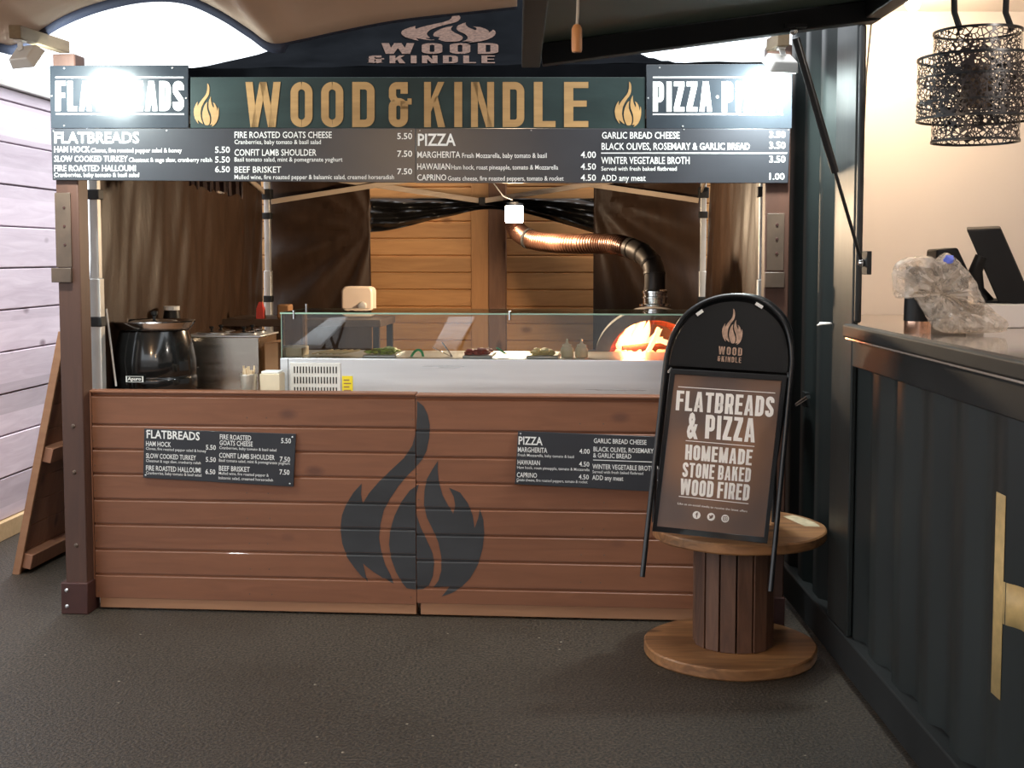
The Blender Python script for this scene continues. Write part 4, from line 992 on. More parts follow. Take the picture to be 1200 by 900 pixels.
for k in range(5):
    q = MB(); xx = x0_+k*.032; q.prism([(xx+.010*math.sin(i)*0+(.05*math.cos(2*math.pi*i/20)), ypos+.05*math.sin(2*math.pi*i/20), 0) for i in range(20)], (0, 0, .006))
    q.v = [(v[0]+ (v[2])*0, v[1], CT+.006+v[2]+(v[0]-xx+.05)*.18) for v in q.v]
    rail_item('flatbread', q, M['bread'], 'round flatbread overlapping others in a row in the left of the glass case', 'flatbread', (xx, ypos, CT), 'flatbreads laid in the glass case')
def tongs(lab, pts, m, r=.004):
    q = MB(); q.tube([L(u, v, y) for u, v, y in spl(pts, 5)], r, 8); b = L(pts[0][0], pts[0][1], pts[0][2]); return q, b
q, b = tongs('', [(583, 417, .50), (588, 409, .5), (593, 405.5, .5), (598, 409, .5), (603, 417, .5)][:5], M['greenplastic'], .007)
q = MB(); q.tube([L(u-104+84+0, v, ypos) for u, v in spl([(583+20-3, 418), (589+20-3, 411), (590+20, 410.5), (596+20-3, 413), (598+20-3, 418)], 1)] if False else [L(u, v, ypos) for u, v in spl([(482, 418), (485.5, 412.5), (490, 410), (494, 412), (496, 418)], 4)], .006, 8)
rail_item('serving_tongs', q, M['greenplastic'], 'green-handled tongs looped in the middle of the glass case', 'tongs', L(482, 418, ypos))
for k, (a, b_) in enumerate((((507, 407), (528, 418)), ((518, 401), (530, 418)))):
    pass
T2 = Thing('steel_tongs', 'white-tipped steel tongs lying open in the glass case beneath the pale bench reflection', 'tongs', L(530, 419, ypos))
for a, b_ in (((507, 407), (529, 418)), ((518, 401), (530, 418))):
    q = MB(); q.beam(L(*a, ypos-.03), L(*b_, ypos), .010, .004); T2.part('arm', q, M['chrome'], bevel=.001)
T2 = Thing('spatula', 'green-handled spatula leaning in the glass case left of the squeeze bottles', 'spatula', L(602, 419, ypos))
q = MB(); q.beam(L(582, 407.5, ypos-.05), L(592, 414, ypos-.03), .014, .008); T2.part('handle', q, M['greenplastic'], bevel=.002)
q = MB(); q.beam(L(592, 414, ypos-.03), L(604, 419.5, ypos), .006, .003); T2.part('blade', q, M['chrome'])
for u in (664.5, 681.5):
    x = LX(u, ypos); T2 = Thing('squeeze_bottle', ('left' if u < 670 else 'right')+' one of the two cream squeeze bottles in the glass case', 'bottle', (x, ypos, CT), group='cream squeeze bottles in the glass case')
    q = MB(); q.lathe([(0, 0), (.027, 0), (.030, .004), (.030, .035), (.026, .045), (.020, .048)], (x, ypos, CT), 20); T2.part('body', q, M['squeeze'])
    q = MB(); q.lathe([(.022, .048), (.022, .058), (.012, .062), (.007, .066), (.004, .085), (0, .086)], (x, ypos, CT), 16); T2.part('nozzle_cap', q, M['squeeze'])

# soup kettle
ky = .46; kx = LX(181.5, ky); T = Thing('soup_kettle', 'black electric soup kettle with steel rim at the left of the worktop', 'soup kettle', (kx, ky, WT))
k0 = (kx, ky, WT); r_ = (LX(226, ky)-kx)*1.04
q = MB(); q.lathe([(0, 0.0047), (r_*.95, 0.0047), (r_*1.0, 0.0234), (r_*1.01, 0.0819), (r_*1.0, 0.0913), (r_*.985, 0.0959), (r_*.985, 0.1030), (r_*1.0, 0.1100), (r_*.985, 0.1755), (r_*.93, 0.2340), (r_*.86, 0.2866), (r_*.83, 0.3065), (r_*.80, 0.3089)], k0, 48); T.part('body', q, mat('kettle_black_enamel', (.008, .008, .008), .16, 0, 0, coat=.4))
q = MB(); q.lathe([(r_*.80, 0.3089), (r_*.86, 0.3136), (r_*.88, 0.3182), (r_*.91, 0.3229), (r_*.99, 0.3487), (r_*.97, 0.3533), (r_*.88, 0.3323), (r_*.78, 0.3206)], k0, 48, close=True); T.part('steel_rim', q, M['chrome'])
q = MB(); q.lathe([(r_*.80, 0.3323), (r_*.80, 0.3370), (r_*.5, 0.3533), (r_*.1, 0.3604), (0, 0.3604)], k0, 48); ld = T.part('lid', q, M['chrome'])
q = MB(); q.lathe([(.008, 0.3604), (.008, 0.3744), (.016, 0.3814), (.016, 0.3955), (0, 0.4001)], k0, 16); T.part('lid_knob', q, M['blackplastic'], ld)
q = MB(); p = L(159.5, 443, ky-r_*.99); px0, px1, pz0, pz1 = LX(149.5, p.y), LX(168.5, p.y), LZ(447, p.y, 160), LZ(440.5, p.y, 160)
q.box((px0, p.y-.022, pz0), (px1, p.y-.003, pz1)); q.v = [(v[0], v[1], v[2]) for v in q.v]; bdg = T.part('badge', q, M['blackplastic'], bevel=.001)
q = MB()
for P in stroke([(0, 0), (1, 0), (1, 1), (0, 1)], .08, True):
    u = qmap((px0, p.y-.0228, pz1), (px1, p.y-.0228, pz1), (px0, p.y-.0228, pz0), (px1, p.y-.0228, pz0)); q.add([u(a, b) for a, b in P], [(0, 1, 2, 3)])
text(q, 'Apuro', qmap((px0+.006, p.y-.0228, pz1-.004), (px1-.006, p.y-.0228, pz1-.004), (px0+.004, p.y-.0228, pz0+.007), (px1-.008, p.y-.0228, pz0+.007)), .03); T.part('badge_lettering', q, M['white'], bdg, keep=True)
q = MB(); q.tube([(kx+r_*.55, ky+.02, WT+.33), (kx+r_*.3, ky-.01, WT+.315), (kx+r_*.1, ky-.03, WT+.325), (kx+r_*.16, ky-.03, WT+.355)], .006, 8)
# steel food warmer
by0, by1 = .68, 1.0
bx0, bx1 = LX(218, by0), LX(303, by0); bz1 = LZ(395, by0, 260)
T = Thing('food_warmer', 'steel food warmer box with round pots, right of the soup kettle', 'food warmer', (bx0, by0, WT))
q = MB(); q.box((bx0, by0, WT), (bx1, by1, bz1)); T.part('housing', q, mat('brushed_warm_steel', (.60, .56, .50), .24, .95, .05, 6, (.2, 1, 5), rvar=.06), bevel=.004)
q = MB(); q.box((bx0-.012, by0-.012, bz1), (bx1+.012, by1, bz1+.008)); T.part('top_rim', q, M['steel'], bevel=.002)
for k, (fx, fy) in enumerate(((.27, .3), (.72, .3), (.27, .75), (.72, .75))):
    q = MB(); c = (bx0+(bx1-bx0)*fx, by0+(by1-by0)*fy, bz1+.008); q.lathe([(.068, 0), (.072, .010), (.066, .012), (.03, .018), (0, .020)], c, 28); pt_ = T.part('pot_lid', q, M['chrome'])
    q = MB(); q.lathe([(.006, .018), (.006, .026), (.012, .030), (.012, .038), (0, .040)], c, 12); T.part('knob', q, M['blackplastic'], pt_)
# cup of wooden cutlery
cy_ = .20; cx_ = LX(291, cy_); czb = WT; cr = LX(300.5, cy_)-cx_
T = Thing('cutlery_cup', 'patterned metal cup of wooden cutlery on the counter edge', 'cup', (cx_, cy_, WT))
q = MB(); hgt = LZ(438, cy_, 291)-WT
prof = [(0, .002)]+[(cr*(.82+.18*k/14)+(.0018 if k % 2 else -.0008), .002+(hgt-.002)*k/14) for k in range(15)]+[(cr*.94, hgt), (cr*.78, .01), (0, .01)]
q.lathe(prof, (cx_, cy_, WT), 24); T.part('cup', q, M['cup'])
for k in range(9):
    a = k*.7; q = MB(); p0 = Vector((cx_+cr*.25*math.cos(a), cy_+cr*.25*math.sin(a), WT+.02)); p1 = Vector((cx_+cr*.75*math.cos(a), cy_+cr*.6*math.sin(a), WT+hgt+.025+.012*math.sin(k*2.1)))
    q.beam(p0, p1, .013, .0022, (math.cos(a), math.sin(a), .1)); T.o_ = single('wooden_fork', q, M['birch'], 'flat wooden fork standing in the patterned metal cup', 'fork', p0, 'S', 'wooden forks in the cup', bevel=.0008)
nx0, nx1 = LX(303.5, .20), LX(327, .20); q = MB(); nz1 = LZ(438, .20, 315); q.box((nx0, .20, WT), (nx1, .29, nz1))
T = Thing('napkin_box', 'cream open box of napkins between the cutlery cup and the display counter', 'box', (nx0, .2, WT)); T.part('box', q, M['cream'], bevel=.003)
q = MB(); q.box((nx0+.006, .206, nz1+.0005), (nx1-.006, .284, nz1+.010)); T.part('napkins', q, M['white'], bevel=.002)
# leaning rod, bottle, cartons
q = MB(); q.cyl(L(124.5, 362, .30), L(136, 452.5, .26), .005, 8); single('thin_rod', q, M['floodbody'], 'thin pale rod leaning against the left gazebo leg beside the kettle', 'rod', L(136, 452.5, .26), 'S')
# rear table with odds and ends
rz = LZ(374, 2.0, 290); T = Thing('rear_table', 'narrow steel shelf table along the back of the stall behind the food warmer', 'table', (LX(246, 2.0), 2.0, 0))
q = MB(); ta, tb = LX(246, 2.0), LX(446, 2.0); q.box((ta, 2.0, rz-.045), (tb, 2.5, rz)); T.part('top', q, M['plate'], bevel=.004)
for x in (ta+.03, tb-.03):
    for y in (2.03, 2.47): q = MB(); q.box((x-.018, y-.018, 0), (x+.018, y+.018, rz-.046)); T.part('leg', q, M['blacksteel'])
x, y = LX(418.5, 2.2), 2.2; bw = LX(437, 2.2)-LX(400.5, 2.2); bz1 = LZ(336, 2.2, 418)
T = Thing('water_boiler', 'cream rounded heater with a dial on the rear shelf, before the wooden cladding', 'boiler', (x, y, rz))
q = MB(); q.prism([(x+a, y, rz+.001+(bz1-rz)*.5+b) for a, b in rrect(-bw/2, -(bz1-rz)/2, bw/2, (bz1-rz)/2, .035)], (0, .13, 0)); T.part('housing', q, M['boiler'], bevel=.010)
q = MB(); q.lathe([(0, -.018), (.022, -.016), (.028, 0)], (x+bw*.18, y-.0005, rz+(bz1-rz)*.38), 20, (0, 1, 0)); T.part('dial', q, M['alu'])
def odd(name, lab, cat, px0, px1, vt, y, d, m, **k):
    xa, xb = LX(px0, y), LX(px1, y); q = MB(); q.box((xa, y, rz), (xb, y+d, LZ(vt, y, px0))); return single(name, q, m, lab, cat, (xa, y, rz), 'S', bevel=.008)
odd('food_carton', 'small tan carton on the rear shelf beside the rear left gazebo leg', 'carton', 325, 339, 357, 2.05, .1, M['card'])
q = MB(); x, y = LX(305, 2.05), 2.07; q.lathe([(0, 0), (.032, 0), (.03, .06), (.012, .10), (0, .10)], (x, y, rz), 4); single('red_packet', q, M['redpack'], 'red and white paper packet on the rear shelf', 'packet', (x, y, rz), 'S')
x, y = LX(205.5, .95), .965; T = Thing('dark_bottle', 'dark bottle with a white cap standing behind the soup kettle', 'bottle', (x, y+.08, WT))
q = MB(); hb = LZ(362, y+.08, 205)-WT; q.lathe([(0, 0), (.042, 0), (.045, .01), (.045, hb-.05), (.037, hb)], (x, y-.06, WT), 24); T.part('body', q, M['blackplastic'])
q = MB(); q.lathe([(.040, hb), (.040, hb+.02), (0, hb+.022)], (x, y-.06, WT), 24); T.part('cap', q, M['white'])
q = MB(); xa, xb = LX(310, .66), LX(326, .66); q.box((xa, .66, WT), (xb, .93, LZ(402, .66, 315))); single('cardboard_box', q, M['card'], 'brown cardboard box between the food warmer and the display counter', 'box', (xa, .66, WT), 'S', bevel=.003)

# pizza oven on its stand
oy = 1.12; ox = LX(767, oy); oz = LZ(424, oy, 767)
T = Thing('oven_stand', 'dark steel stand under the domed pizza oven', 'stand', (ox, oy, 0))
q = MB(); q.box((ox-.40, oy-.03, oz-.05), (ox+.40, oy+.80, oz)); T.part('top', q, M['blacksteel'], bevel=.004)
for x in (ox-.37, ox+.37):
    for y in (oy+.02, oy+.76): q = MB(); q.box((x-.025, y-.025, 0), (x+.025, y+.025, oz-.051)); T.part('leg', q, M['blacksteel'])
T = Thing('pizza_oven', 'domed pizza oven with a glowing arched mouth behind the glass case', 'oven', (ox, oy, oz))
Ro = ox-LX(697, oy); Ri = ox-LX(712, oy)
def archpts(r, n=28, low=.0): return [(ox+r*math.cos(math.pi*i/n), oz+.012+r*math.sin(math.pi*i/n)*.86) for i in range(n+1)]
q = MB(); n = 28
o_, i_ = archpts(Ro), archpts(Ri*.98)
vs = [(x, oy, z) for x, z in o_]+[(x, oy, z) for x, z in i_]+[(x, oy+.07, z) for x, z in i_]
fs = [(k, k+1, n+1+k+1, n+1+k) for k in range(n)]+[(n+1+k, n+2+k, 2*n+3+k, 2*n+2+k) for k in range(n)]
q.add(vs, fs); T.part('arched_face', q, M['ovenskin'], solid=.004)
q = MB()
def dome(rx, k): return lambda u, v: (ox+rx*k*math.cos(math.pi*u)*math.sqrt(max(0, 1-(max(0, v-.35)/.65)**2)), oy+.004+.72*v, oz+.012+rx*k*.86*math.sin(math.pi*u)*math.sqrt(max(0, 1-(max(0, v-.35)/.65)**2)))
q.grid(dome(Ro, 1), 28, 24); T.part('dome_shell', q, M['ovenskin'])
q = MB(); q.grid(lambda u, v: (lambda p: (p[0], p[1]+.06, p[2]))(dome(Ri, 1.0)(u, v*.86)), 28, 24); T.part('brick_lining', q, M['firebrick'])
q = MB(); q.box((ox-Ro, oy+.004, oz+.001), (ox+Ro, oy+.66, oz+.012)); T.part('hearth', q, M['firebrick'])
for k, (a, b, r__, lab) in enumerate((((-.16, .30, .035), (.10, .36, .05), .024, 'charred lower log lying across the fire inside the pizza oven'), ((-.03, .22, .03), (.03, .30, .155), .013, 'glowing branch standing upright in the pizza oven fire'), ((.02, .27, .10), (.12, .30, .045), .013, 'glowing branch slanting down to the right in the pizza oven fire'))):
    o3 = Vector((ox, oy, oz)); a = o3+Vector(a); b = o3+Vector(b); q = MB(); q.tube([a, a.lerp(b, .5)+Vector((.008, 0, .004)), b], [r__, r__*1.1, r__*.8], 10)
    single('burning_log', q, M['log'] if k == 0 else M['glowwood'], lab, 'log', a, 'S')
q = MB(); rd = random.Random(4)
for k in range(7):
    bx = ox-.17+.030*k+rd.uniform(-.008, .008); by = oy+.44+rd.uniform(-.05, .05); hh = (.10, .15, .185, .19, .16, .11, .07)[k]; lean = .05+rd.uniform(-.02, .04)
    path_ = [(bx+lean*t_*t_+.008*math.sin(t_*6+k), by, oz+.03+hh*t_) for t_ in [i/9 for i in range(10)]]
    q.tube(path_, [.034*(1-t_)**.65*(.6+min(.5, t_*3)) + .0008 for t_ in [i/9 for i in range(10)]], 8)
T.part('flames', q, M['flame'], label='bright orange flames inside the mouth')
q = MB()
for k in range(70):
    a = rd.uniform(-.19, .17); q.blob((ox+a, oy+.20+rd.uniform(-.03, .16), oz+.020+rd.uniform(0, .012)), .014, .014, .010, k, .4, 8, 5)
o = T.part('ember_bed', q, M['emberhot'], label='glowing bed of embers'); o['kind'] = 'stuff'
point_light('fire_light', Vector((ox-.10, oy+.30, oz+.14))-T.base, FIRE_W, (1.0, .36, .12), .06, T.o)
# flue
T = Thing('oven_flue', 'copper-stained flexible flue pipe curving from the oven up to the roof', 'flue pipe', (ox, 1.42, oz+Ro*.86+.012))
fy = 1.42
fb = LZ(362, fy, 767); fx = LX(767, fy); fr = .056
q = MB(); zt_ = LZ(339, fy, 767); zo = oz+.012+.86*Ro-.002
q.lathe([(fr+.025, 0), (fr+.025, .012), (fr+.006, .016), (fr+.006, max(.03, (zt_-zo)*.45)), (fr+.012, (zt_-zo)*.48), (fr+.012, (zt_-zo)*.56), (fr+.006, (zt_-zo)*.6), (fr+.006, (zt_-zo)*.75), (fr+.011, (zt_-zo)*.78), (fr+.011, (zt_-zo)*.9), (fr, zt_-zo)], (fx, fy, zo), 32); T.part('collar', q, M['chrome'])
cpx = [(767, 340, 1.42), (767, 320, 1.43), (762, 306, 1.47), (751, 296, 1.53), (738, 290.5, 1.60)]
q = MB(); q.tube([L(*p) for p in spl(cpx, 8)], fr, 24); T.part('elbow', q, M['darkduct'])
for a, b in (((767, 322, 1.428), (767, 319.5, 1.431)), ((763.2, 308.2, 1.463), (761.8, 306, 1.469)), ((753, 297.4, 1.522), (751, 296, 1.53)), ((741, 291.5, 1.585), (737, 290.3, 1.605))):
    q = MB(); q.tube([L(*a), L(*b)], fr*1.06, 24); T.part('elbow_seam', q, M['darkduct'])
dpx = spl([(739, 291, 1.595), (722, 286.5, 1.68), (700, 285.5, 1.78), (672, 286, 1.90), (645, 284.5, 2.02), (622, 280.5, 2.12), (607, 271, 2.18), (601, 258, 2.22), (602, 252, 2.34), (602.5, 250, 2.6), (603, 250, 3.0)], 26)
q = MB(); q.tube([L(*p) for p in dpx], [fr*(1.0+.035*math.sin(i*2.05)) for i in range(len(dpx))], 24); du = T.part('flexible_duct', q, M['copper'])
q = MB(); pz = [L(620, 279.8, 2.12), L(618, 279.2, 2.128)]; q.tube(pz, fr*1.09, 20); T.part('clamp', q, M['rubber'], du)
# hanging work lamp
ly = 1.95; lp = L(602.5, 251, ly)
T = Thing('work_lamp', 'glaring white work lamp hung in front of the upturned flue end', 'lamp', lp)
q = MB(); rr0 = (LX(613, ly)-LX(592, ly))/2; hh = LZ(241, ly, 602)-LZ(261, ly, 602)
q.lathe([(0, -hh/2), (rr0*.9, -hh/2), (rr0, -hh/2+.008), (rr0, hh/2-.006), (rr0*.9, hh/2), (0, hh/2)], lp, 24); T.part('glowing_diffuser', q, M['bulbglow'])
q = MB(); q.lathe([(rr0*.6, hh/2+.001), (rr0*.5, hh/2+.02), (.012, hh/2+.03), (0, hh/2+.03)], lp, 20); T.part('cap', q, M['blackplastic'])
q = MB(); q.tube([lp+Vector((0, 0, hh/2+.03)), L(590, 230, ly), L(578, 214, ly), L(560, 190, ly)], .004, 6); T.part('cable', q, M['cable'])
point_light('work_light', Vector((0, -.10, -.01)), BULB_W, (1.0, .74, .48), .05, T.o)

# ================================================================ CONTAINER FURNITURE
q = MB(); q.box((1.165, OPN, 1.253), (1.90, 5.615, 1.285)); q.box((1.160, OPN, 1.262), (1.195, PD0-.09, 1.305))
w = MB(); w.prism([(1.165, OPN, 1.254), (1.90, OPN, 1.254), (1.90, 5.615, 1.254), (1.30, 5.615, 1.254), (1.30, PD1, 1.254), (1.226, PD1-.01, 1.254), (1.226, PD0-.035, 1.254), (1.165, PD0-.035, 1.254)], (0, 0, .030))
T = Thing('bar_counter', 'glossy bar counter running along the container serving hatch', 'counter', (1.2, 2, 1.254), 'W'); T.part('top', w, M['bartop'], bevel=.003)
w = MB(); w.box((1.155, OPN, 1.262), (1.200, PD0-.035, 1.310)); T.part('front_lip', w, M['contframe'], bevel=.008)
w = MB(); w.box((1.84, OPN, .165), (1.88, 5.6, 1.253)); T.part('front_board', w, M['contframe'])
CTZ = 1.2845
def bx(u, v, z=CTZ): return on_z(u, v, z)
# hatch lid
p_h = (1.195, 2.34); p_o = (.045, 2.19)
LD1, LD0 = 4.18, -.3
def lz(x): return p_o[1]+(p_h[1]-p_o[1])*(x-p_o[0])/(p_h[0]-p_o[0])
T = Thing('hatch_lid', 'dark green steel hatch lid propped open over the bar counter', 'hatch', (1.195, 2.0, 2.34), 'W')
q = MB(); q.hexa([(p_o[0], LD0, lz(p_o[0])+.055), (1.192, LD0, lz(1.192)+.055), (1.192, LD1, lz(1.192)+.055), (p_o[0], LD1, lz(p_o[0])+.055), (p_o[0], LD0, lz(p_o[0])+.07), (1.192, LD0, lz(1.192)+.07), (1.192, LD1, lz(1.192)+.07), (p_o[0], LD1, lz(p_o[0])+.07)])
T.part('panel', q, M['lid'])
q = MB(); q.beam((.046, LD0, lz(.046)+.02), (.046, LD1, lz(.046)+.02), .062, .068); T.part('edge_beam', q, M['contframe'], bevel=.004)
q = MB(); q.beam((.08, LD1-.03, lz(.08)+.018), (1.19, LD1-.03, lz(1.19)+.018), .06, .068); T.part('edge_beam', q, M['contframe'], bevel=.004)
q = MB(); q.beam((1.165, LD0, lz(1.165)+.02), (1.165, LD1-.07, lz(1.165)+.02), .05, .06); T.part('edge_beam', q, M['contframe'], bevel=.004)
# gas strut
sa = on_x(929, 33, .93) if False else Vector((.925, LD1-.075, lz(.925)-.03)); 
sa = at(930, 36, 4.12); sb = Vector(on_x(1010, 308, 1.180))
T = Thing('gas_strut', 'black gas strut slanting from the hatch lid down to the opening jamb', 'gas strut', sb, 'W')
mid = sa.lerp(sb, .60)
q = MB(); q.cyl(sa.lerp(sb, .03), mid, .013, 16); T.part('cylinder', q, M['blacksteel'])
q = MB(); q.cyl(mid, sb, .006, 12); T.part('rod', q, M['blacksteel'])
for p in (sa, sb):
    q = MB(); q.blob(p, .014, .014, .014, 1, 0, 14, 10); T.part('ball_joint', q, M['chrome'])
q = MB(); q.box((sb.x+.008, sb.y-.035, sb.z-.04), (1.204, sb.y+.03, sb.z+.04)); T.part('mounting_plate', q, M['contframe'], bevel=.002)
q = MB(); q.box((sa.x-.03, sa.y-.02, sa.z+.008), (sa.x+.04, sa.y+.03, lz(sa.x)+.004 if lz(sa.x) > sa.z+.012 else sa.z+.02)); T.part('lid_bracket', q, M['blacksteel'])
# pull cord
cz = at(676, 45, 2.95)
T = Thing('pull_cord', 'pale cord with an orange wooden toggle hanging from the hatch lid', 'pull cord', cz, 'W')
q = MB(); q.tube([(cz.x+.004, cz.y, lz(cz.x)+.054), (cz.x+.002, cz.y, cz.z+.06), (cz.x, cz.y, cz.z+.025)], .0035, 8); T.part('cord', q, M['cord'])
q = MB(); q.lathe([(.004, -.033), (.011, -.032), (.0125, -.026), (.0125, .022), (.008, .031), (.003, .033)], cz, 16); T.part('toggle', q, mat('orange_toggle_wood', (.48, .22, .08), .5, 0, .2, 40, (1, 1, .2)))

# gold letter on the container side
def tape(mb, ya, yb, za, zb):
    n = 14; ys = [ya+(yb-ya)*i/n for i in range(n+1)]
    mb.add([(corr(y)-.002, y, z) for z in (za, zb) for y in ys], [(i, i+1, n+2+i, n+1+i) for i in range(n)])
q = MB(); tape(q, 3.055, 3.115, .43, .952); tape(q, 2.80, 3.055, .628, .735); single('gold_letter', q, mat('gold_tape', (.52, .36, .15), .5, 0, .15, 30), 'part of a large gold letter stuck low on the dark container side', 'letter', (XO, 3.06, .43), 'W', None, keep=True, solid=.0012)

# pendant lamp
pc = at(1144, 103, 4.15); T = Thing('pendant_lamp', 'pierced black three-tier pendant lampshade inside the container', 'pendant lamp', pc, 'W')
k = 4.15/F
def tier(r, yt, yb): 
    q = MB(); zt2, zb2 = at(1144, yt, 4.15).z, at(1144, yb, 4.15).z; q.lathe([(r, zb2-pc.z), (r, zt2-pc.z)], pc, 48); o = T.part('pierced_tier', q, M['pierced'])
    for zz_ in (zt2, zb2): 
        q = MB(); q.lathe([(r+.003, zz_-pc.z-.004), (r+.003, zz_-pc.z+.004), (r-.003, zz_-pc.z+.004), (r-.003, zz_-pc.z-.004)], pc, 48, close=True); T.part('rim', q, M['blacksteel'], o)
tier(48.5*k, 38, 166); tier(65.5*k, 69, 140); 
q = MB(); q.lathe([(65.5*k+.002, at(1144, 93, 4.15).z-pc.z-.003), (65.5*k+.002, at(1144, 93, 4.15).z-pc.z+.003)], pc, 48); T.part('band', q, M['blacksteel'])
q = MB(); q.lathe([(65.5*k+.002, at(1144, 122, 4.15).z-pc.z-.003), (65.5*k+.002, at(1144, 122, 4.15).z-pc.z+.003)], pc, 48); T.part('band', q, M['blacksteel'])
q = MB(); q.lathe([(0, -.06), (.048, -.06), (.048, .075), (0, .075)], pc, 24); T.part('inner_tube', q, mat('brown_inner_tube', (.12, .075, .04), .5))
for u in (1118, 1178):
    q = MB(); p0 = at(u, 40, 4.15); p0.y -= .06; q.tube([p0, at(u+.5, 15, 4.09), Vector((at(u-4 if u < 1150 else u+3, 0, 4.09).x, 4.09, 2.638))], .0105, 8); T.part('hanging_rod', q, M['blacksteel'])
# interior ceiling lamp (out of view above the wall)
T = Thing('ceiling_lamp', 'warm bulb on the container ceiling above the white end wall', 'lamp', (1.62, 5.15, 2.638), 'W')
q = MB(); q.lathe([(0, 0), (.05, 0), (.05, -.012), (.02, -.02)], (1.62, 5.15, 2.638), 20); T.part('base', q, M['white'])
q = MB(); q.blob((1.62, 5.15, 2.585), .032, .032, .036, 1, 0, 16, 10); T.part('bulb', q, M['warmglow'])
point_light('bar_light', (0, 0, -.13), BAR_W*.5, (1.0, .78, .52), .05, T.o)
T = Thing('ceiling_lamp', 'warm bulb on the container ceiling above the middle of the bar counter', 'lamp', (1.95, 3.0, 2.638), 'W')
q = MB(); q.lathe([(0, 0), (.05, 0), (.05, -.012), (.02, -.02)], (1.95, 3.0, 2.638), 20); T.part('base', q, M['white'])
q = MB(); q.blob((1.95, 3.0, 2.585), .032, .032, .036, 1, 0, 16, 10); T.part('bulb', q, M['warmglow'])
point_light('bar_light', (0, 0, -.13), BAR_W, (1.0, .92, .85), .05, T.o)

# till monitor, stand, cup, plastic bag
md_ = 4.62
w0 = at(1165, 385, md_); q = MB(); q.box((at(1147, 380, md_).x, md_-.05, CTZ), (at(1147, 380, md_).x+.55, md_+.30, at(1160, 356, md_).z)); single('white_plinth', q, M['wallwhite'], 'white box plinth on the bar counter under the till screen', 'plinth', (at(1147, 380, md_).x, md_-.05, CTZ), 'W', None, bevel=.004)
pzt = at(1160, 356, md_).z
T = Thing('till_monitor', 'black till screen seen from behind on its stand, on the bar counter', 'monitor', at(1165, 350, md_), 'W')
D_ = lambda u, v, dy=0: at(u, v, md_+dy)
q = MB(); fr_ = [D_(1132, 270), D_(1174, 267.5), D_(1212, 358), D_(1172, 356)]
q.slab([D_(1132.5, 269), D_(1173, 267.5), D_(1213, 359), D_(1170, 354.5)], (.035, .10, .012)); T.part('screen_back', q, M['blackplastic'], bevel=.006)
q = MB(); q.tube([D_(1150, 300, .01), D_(1143, 318, .02), D_(1146, 340, .05), D_(1160, 355, .08)], [.022, .026, .024, .022], 12); T.part('stand_arm', q, M['blackplastic'])
q = MB(); c = D_(1162, 356, .08); q.lathe([(0, 0), (.075, 0), (.075, .008), (.03, .016), (0, .016)], (c.x+.02, c.y+.02, pzt+.0005), 24); T.part('stand_base', q, M['blackplastic'])
q = MB(); q.prism([D_(1101, 290), D_(1128, 288.5), D_(1146, 300), D_(1148, 330), D_(1140, 352), D_(1112, 350)], (.02, .08, 0)); 
T2 = Thing('receipt_printer', 'black receipt printer behind the crumpled plastic bag', 'printer', (D_(1125, 350).x, md_+.02, CTZ), 'W')
pcx = D_(1122, 340).x; q = MB(); q.prism([(pcx-.075, 0, CTZ), (pcx+.06, 0, CTZ), (pcx+.068, 0, CTZ+.20), (pcx+.02, 0, D_(1120, 290).z), (pcx-.06, 0, D_(1105, 292).z)], (0, .12, 0)); q.v = [(a, b+md_+.06, c) for a, b, c in q.v]; T2.part('housing', q, M['blackplastic'], bevel=.008)
q = MB(); q.box((pcx-.05, md_+.054, CTZ+.1), (pcx+.03, md_+.0595, CTZ+.115)); T2.part('paper_slot', q, M['rubber'])
cb = bx(1075, 390); T = Thing('black_tumbler', 'black tumbler on a copper base under the left of the plastic bag', 'tumbler', cb, 'W')
kk = cb.y/F; q = MB(); q.lathe([(0, 0), (15.5*kk, 0), (15.5*kk, 14*kk), (0, 14*kk)], cb, 24); T.part('copper_base', q, M['coppercup'])
q = MB(); q.lathe([(0, 14.2*kk), (16*kk, 14.2*kk), (15*kk, 78*kk), (0, 78*kk)], cb, 24); T.part('body', q, M['blackplastic'])
bag_o = [(1048, 320), (1053, 308), (1068, 301), (1090, 300), (1099, 303), (1106, 298), (1112, 296), (1122, 303), (1133, 315), (1140, 322), (1148, 338), (1155, 352), (1166, 364), (1176, 372), (1183, 378), (1182, 385), (1176, 390), (1140, 391), (1112, 391), (1098, 386), (1090, 374), (1080, 358), (1066, 340), (1062, 342), (1056, 350), (1050, 345)]
bag_o = spl(bag_o+[bag_o[0]], 4)[:-1]
bc = bx(1118, 393); kk = bc.y/F
q = MB()
cen = (1108, 345)
def bagfn(u, v):
    i = u*len(bag_o); i0 = int(i) % len(bag_o); f_ = i-int(i); a, b = bag_o[i0], bag_o[(i0+1) % len(bag_o)]
    px_, py_ = a[0]+(b[0]-a[0])*f_, a[1]+(b[1]-a[1])*f_
    s_ = math.sin(v*math.pi); c_ = math.cos(v*math.pi)
    ux, uy = cen[0]+(px_-cen[0])*s_**.6, cen[1]+(py_-cen[1])*s_**.6
    p = at(ux, uy, bc.y); cr_ = .012*math.sin(ux*.35+uy*.21)+.008*math.sin(ux*.6-uy*.5)+.005*math.sin(uy*1.1)
    z_ = max(p.z, CTZ+.002); return (p.x, bc.y+.02-c_*.075*(.35+.65*s_)*1.0+cr_*abs(c_), z_)
q.grid(bagfn, 104, 16); T = Thing('plastic_bag', 'crumpled clear plastic bag draped on the bar counter in front of the printer', 'plastic bag', bc, 'W'); T.part('film', q, M['film'], keep=True)
q = MB(); p = at(1112, 304, bc.y-.075); q.blob(p, .016, .004, .014, 5, .5, 12, 8); T.part('blue_print', q, mat('blue_bag_print', (.12, .18, .75), .4), label='small blue printed spot')
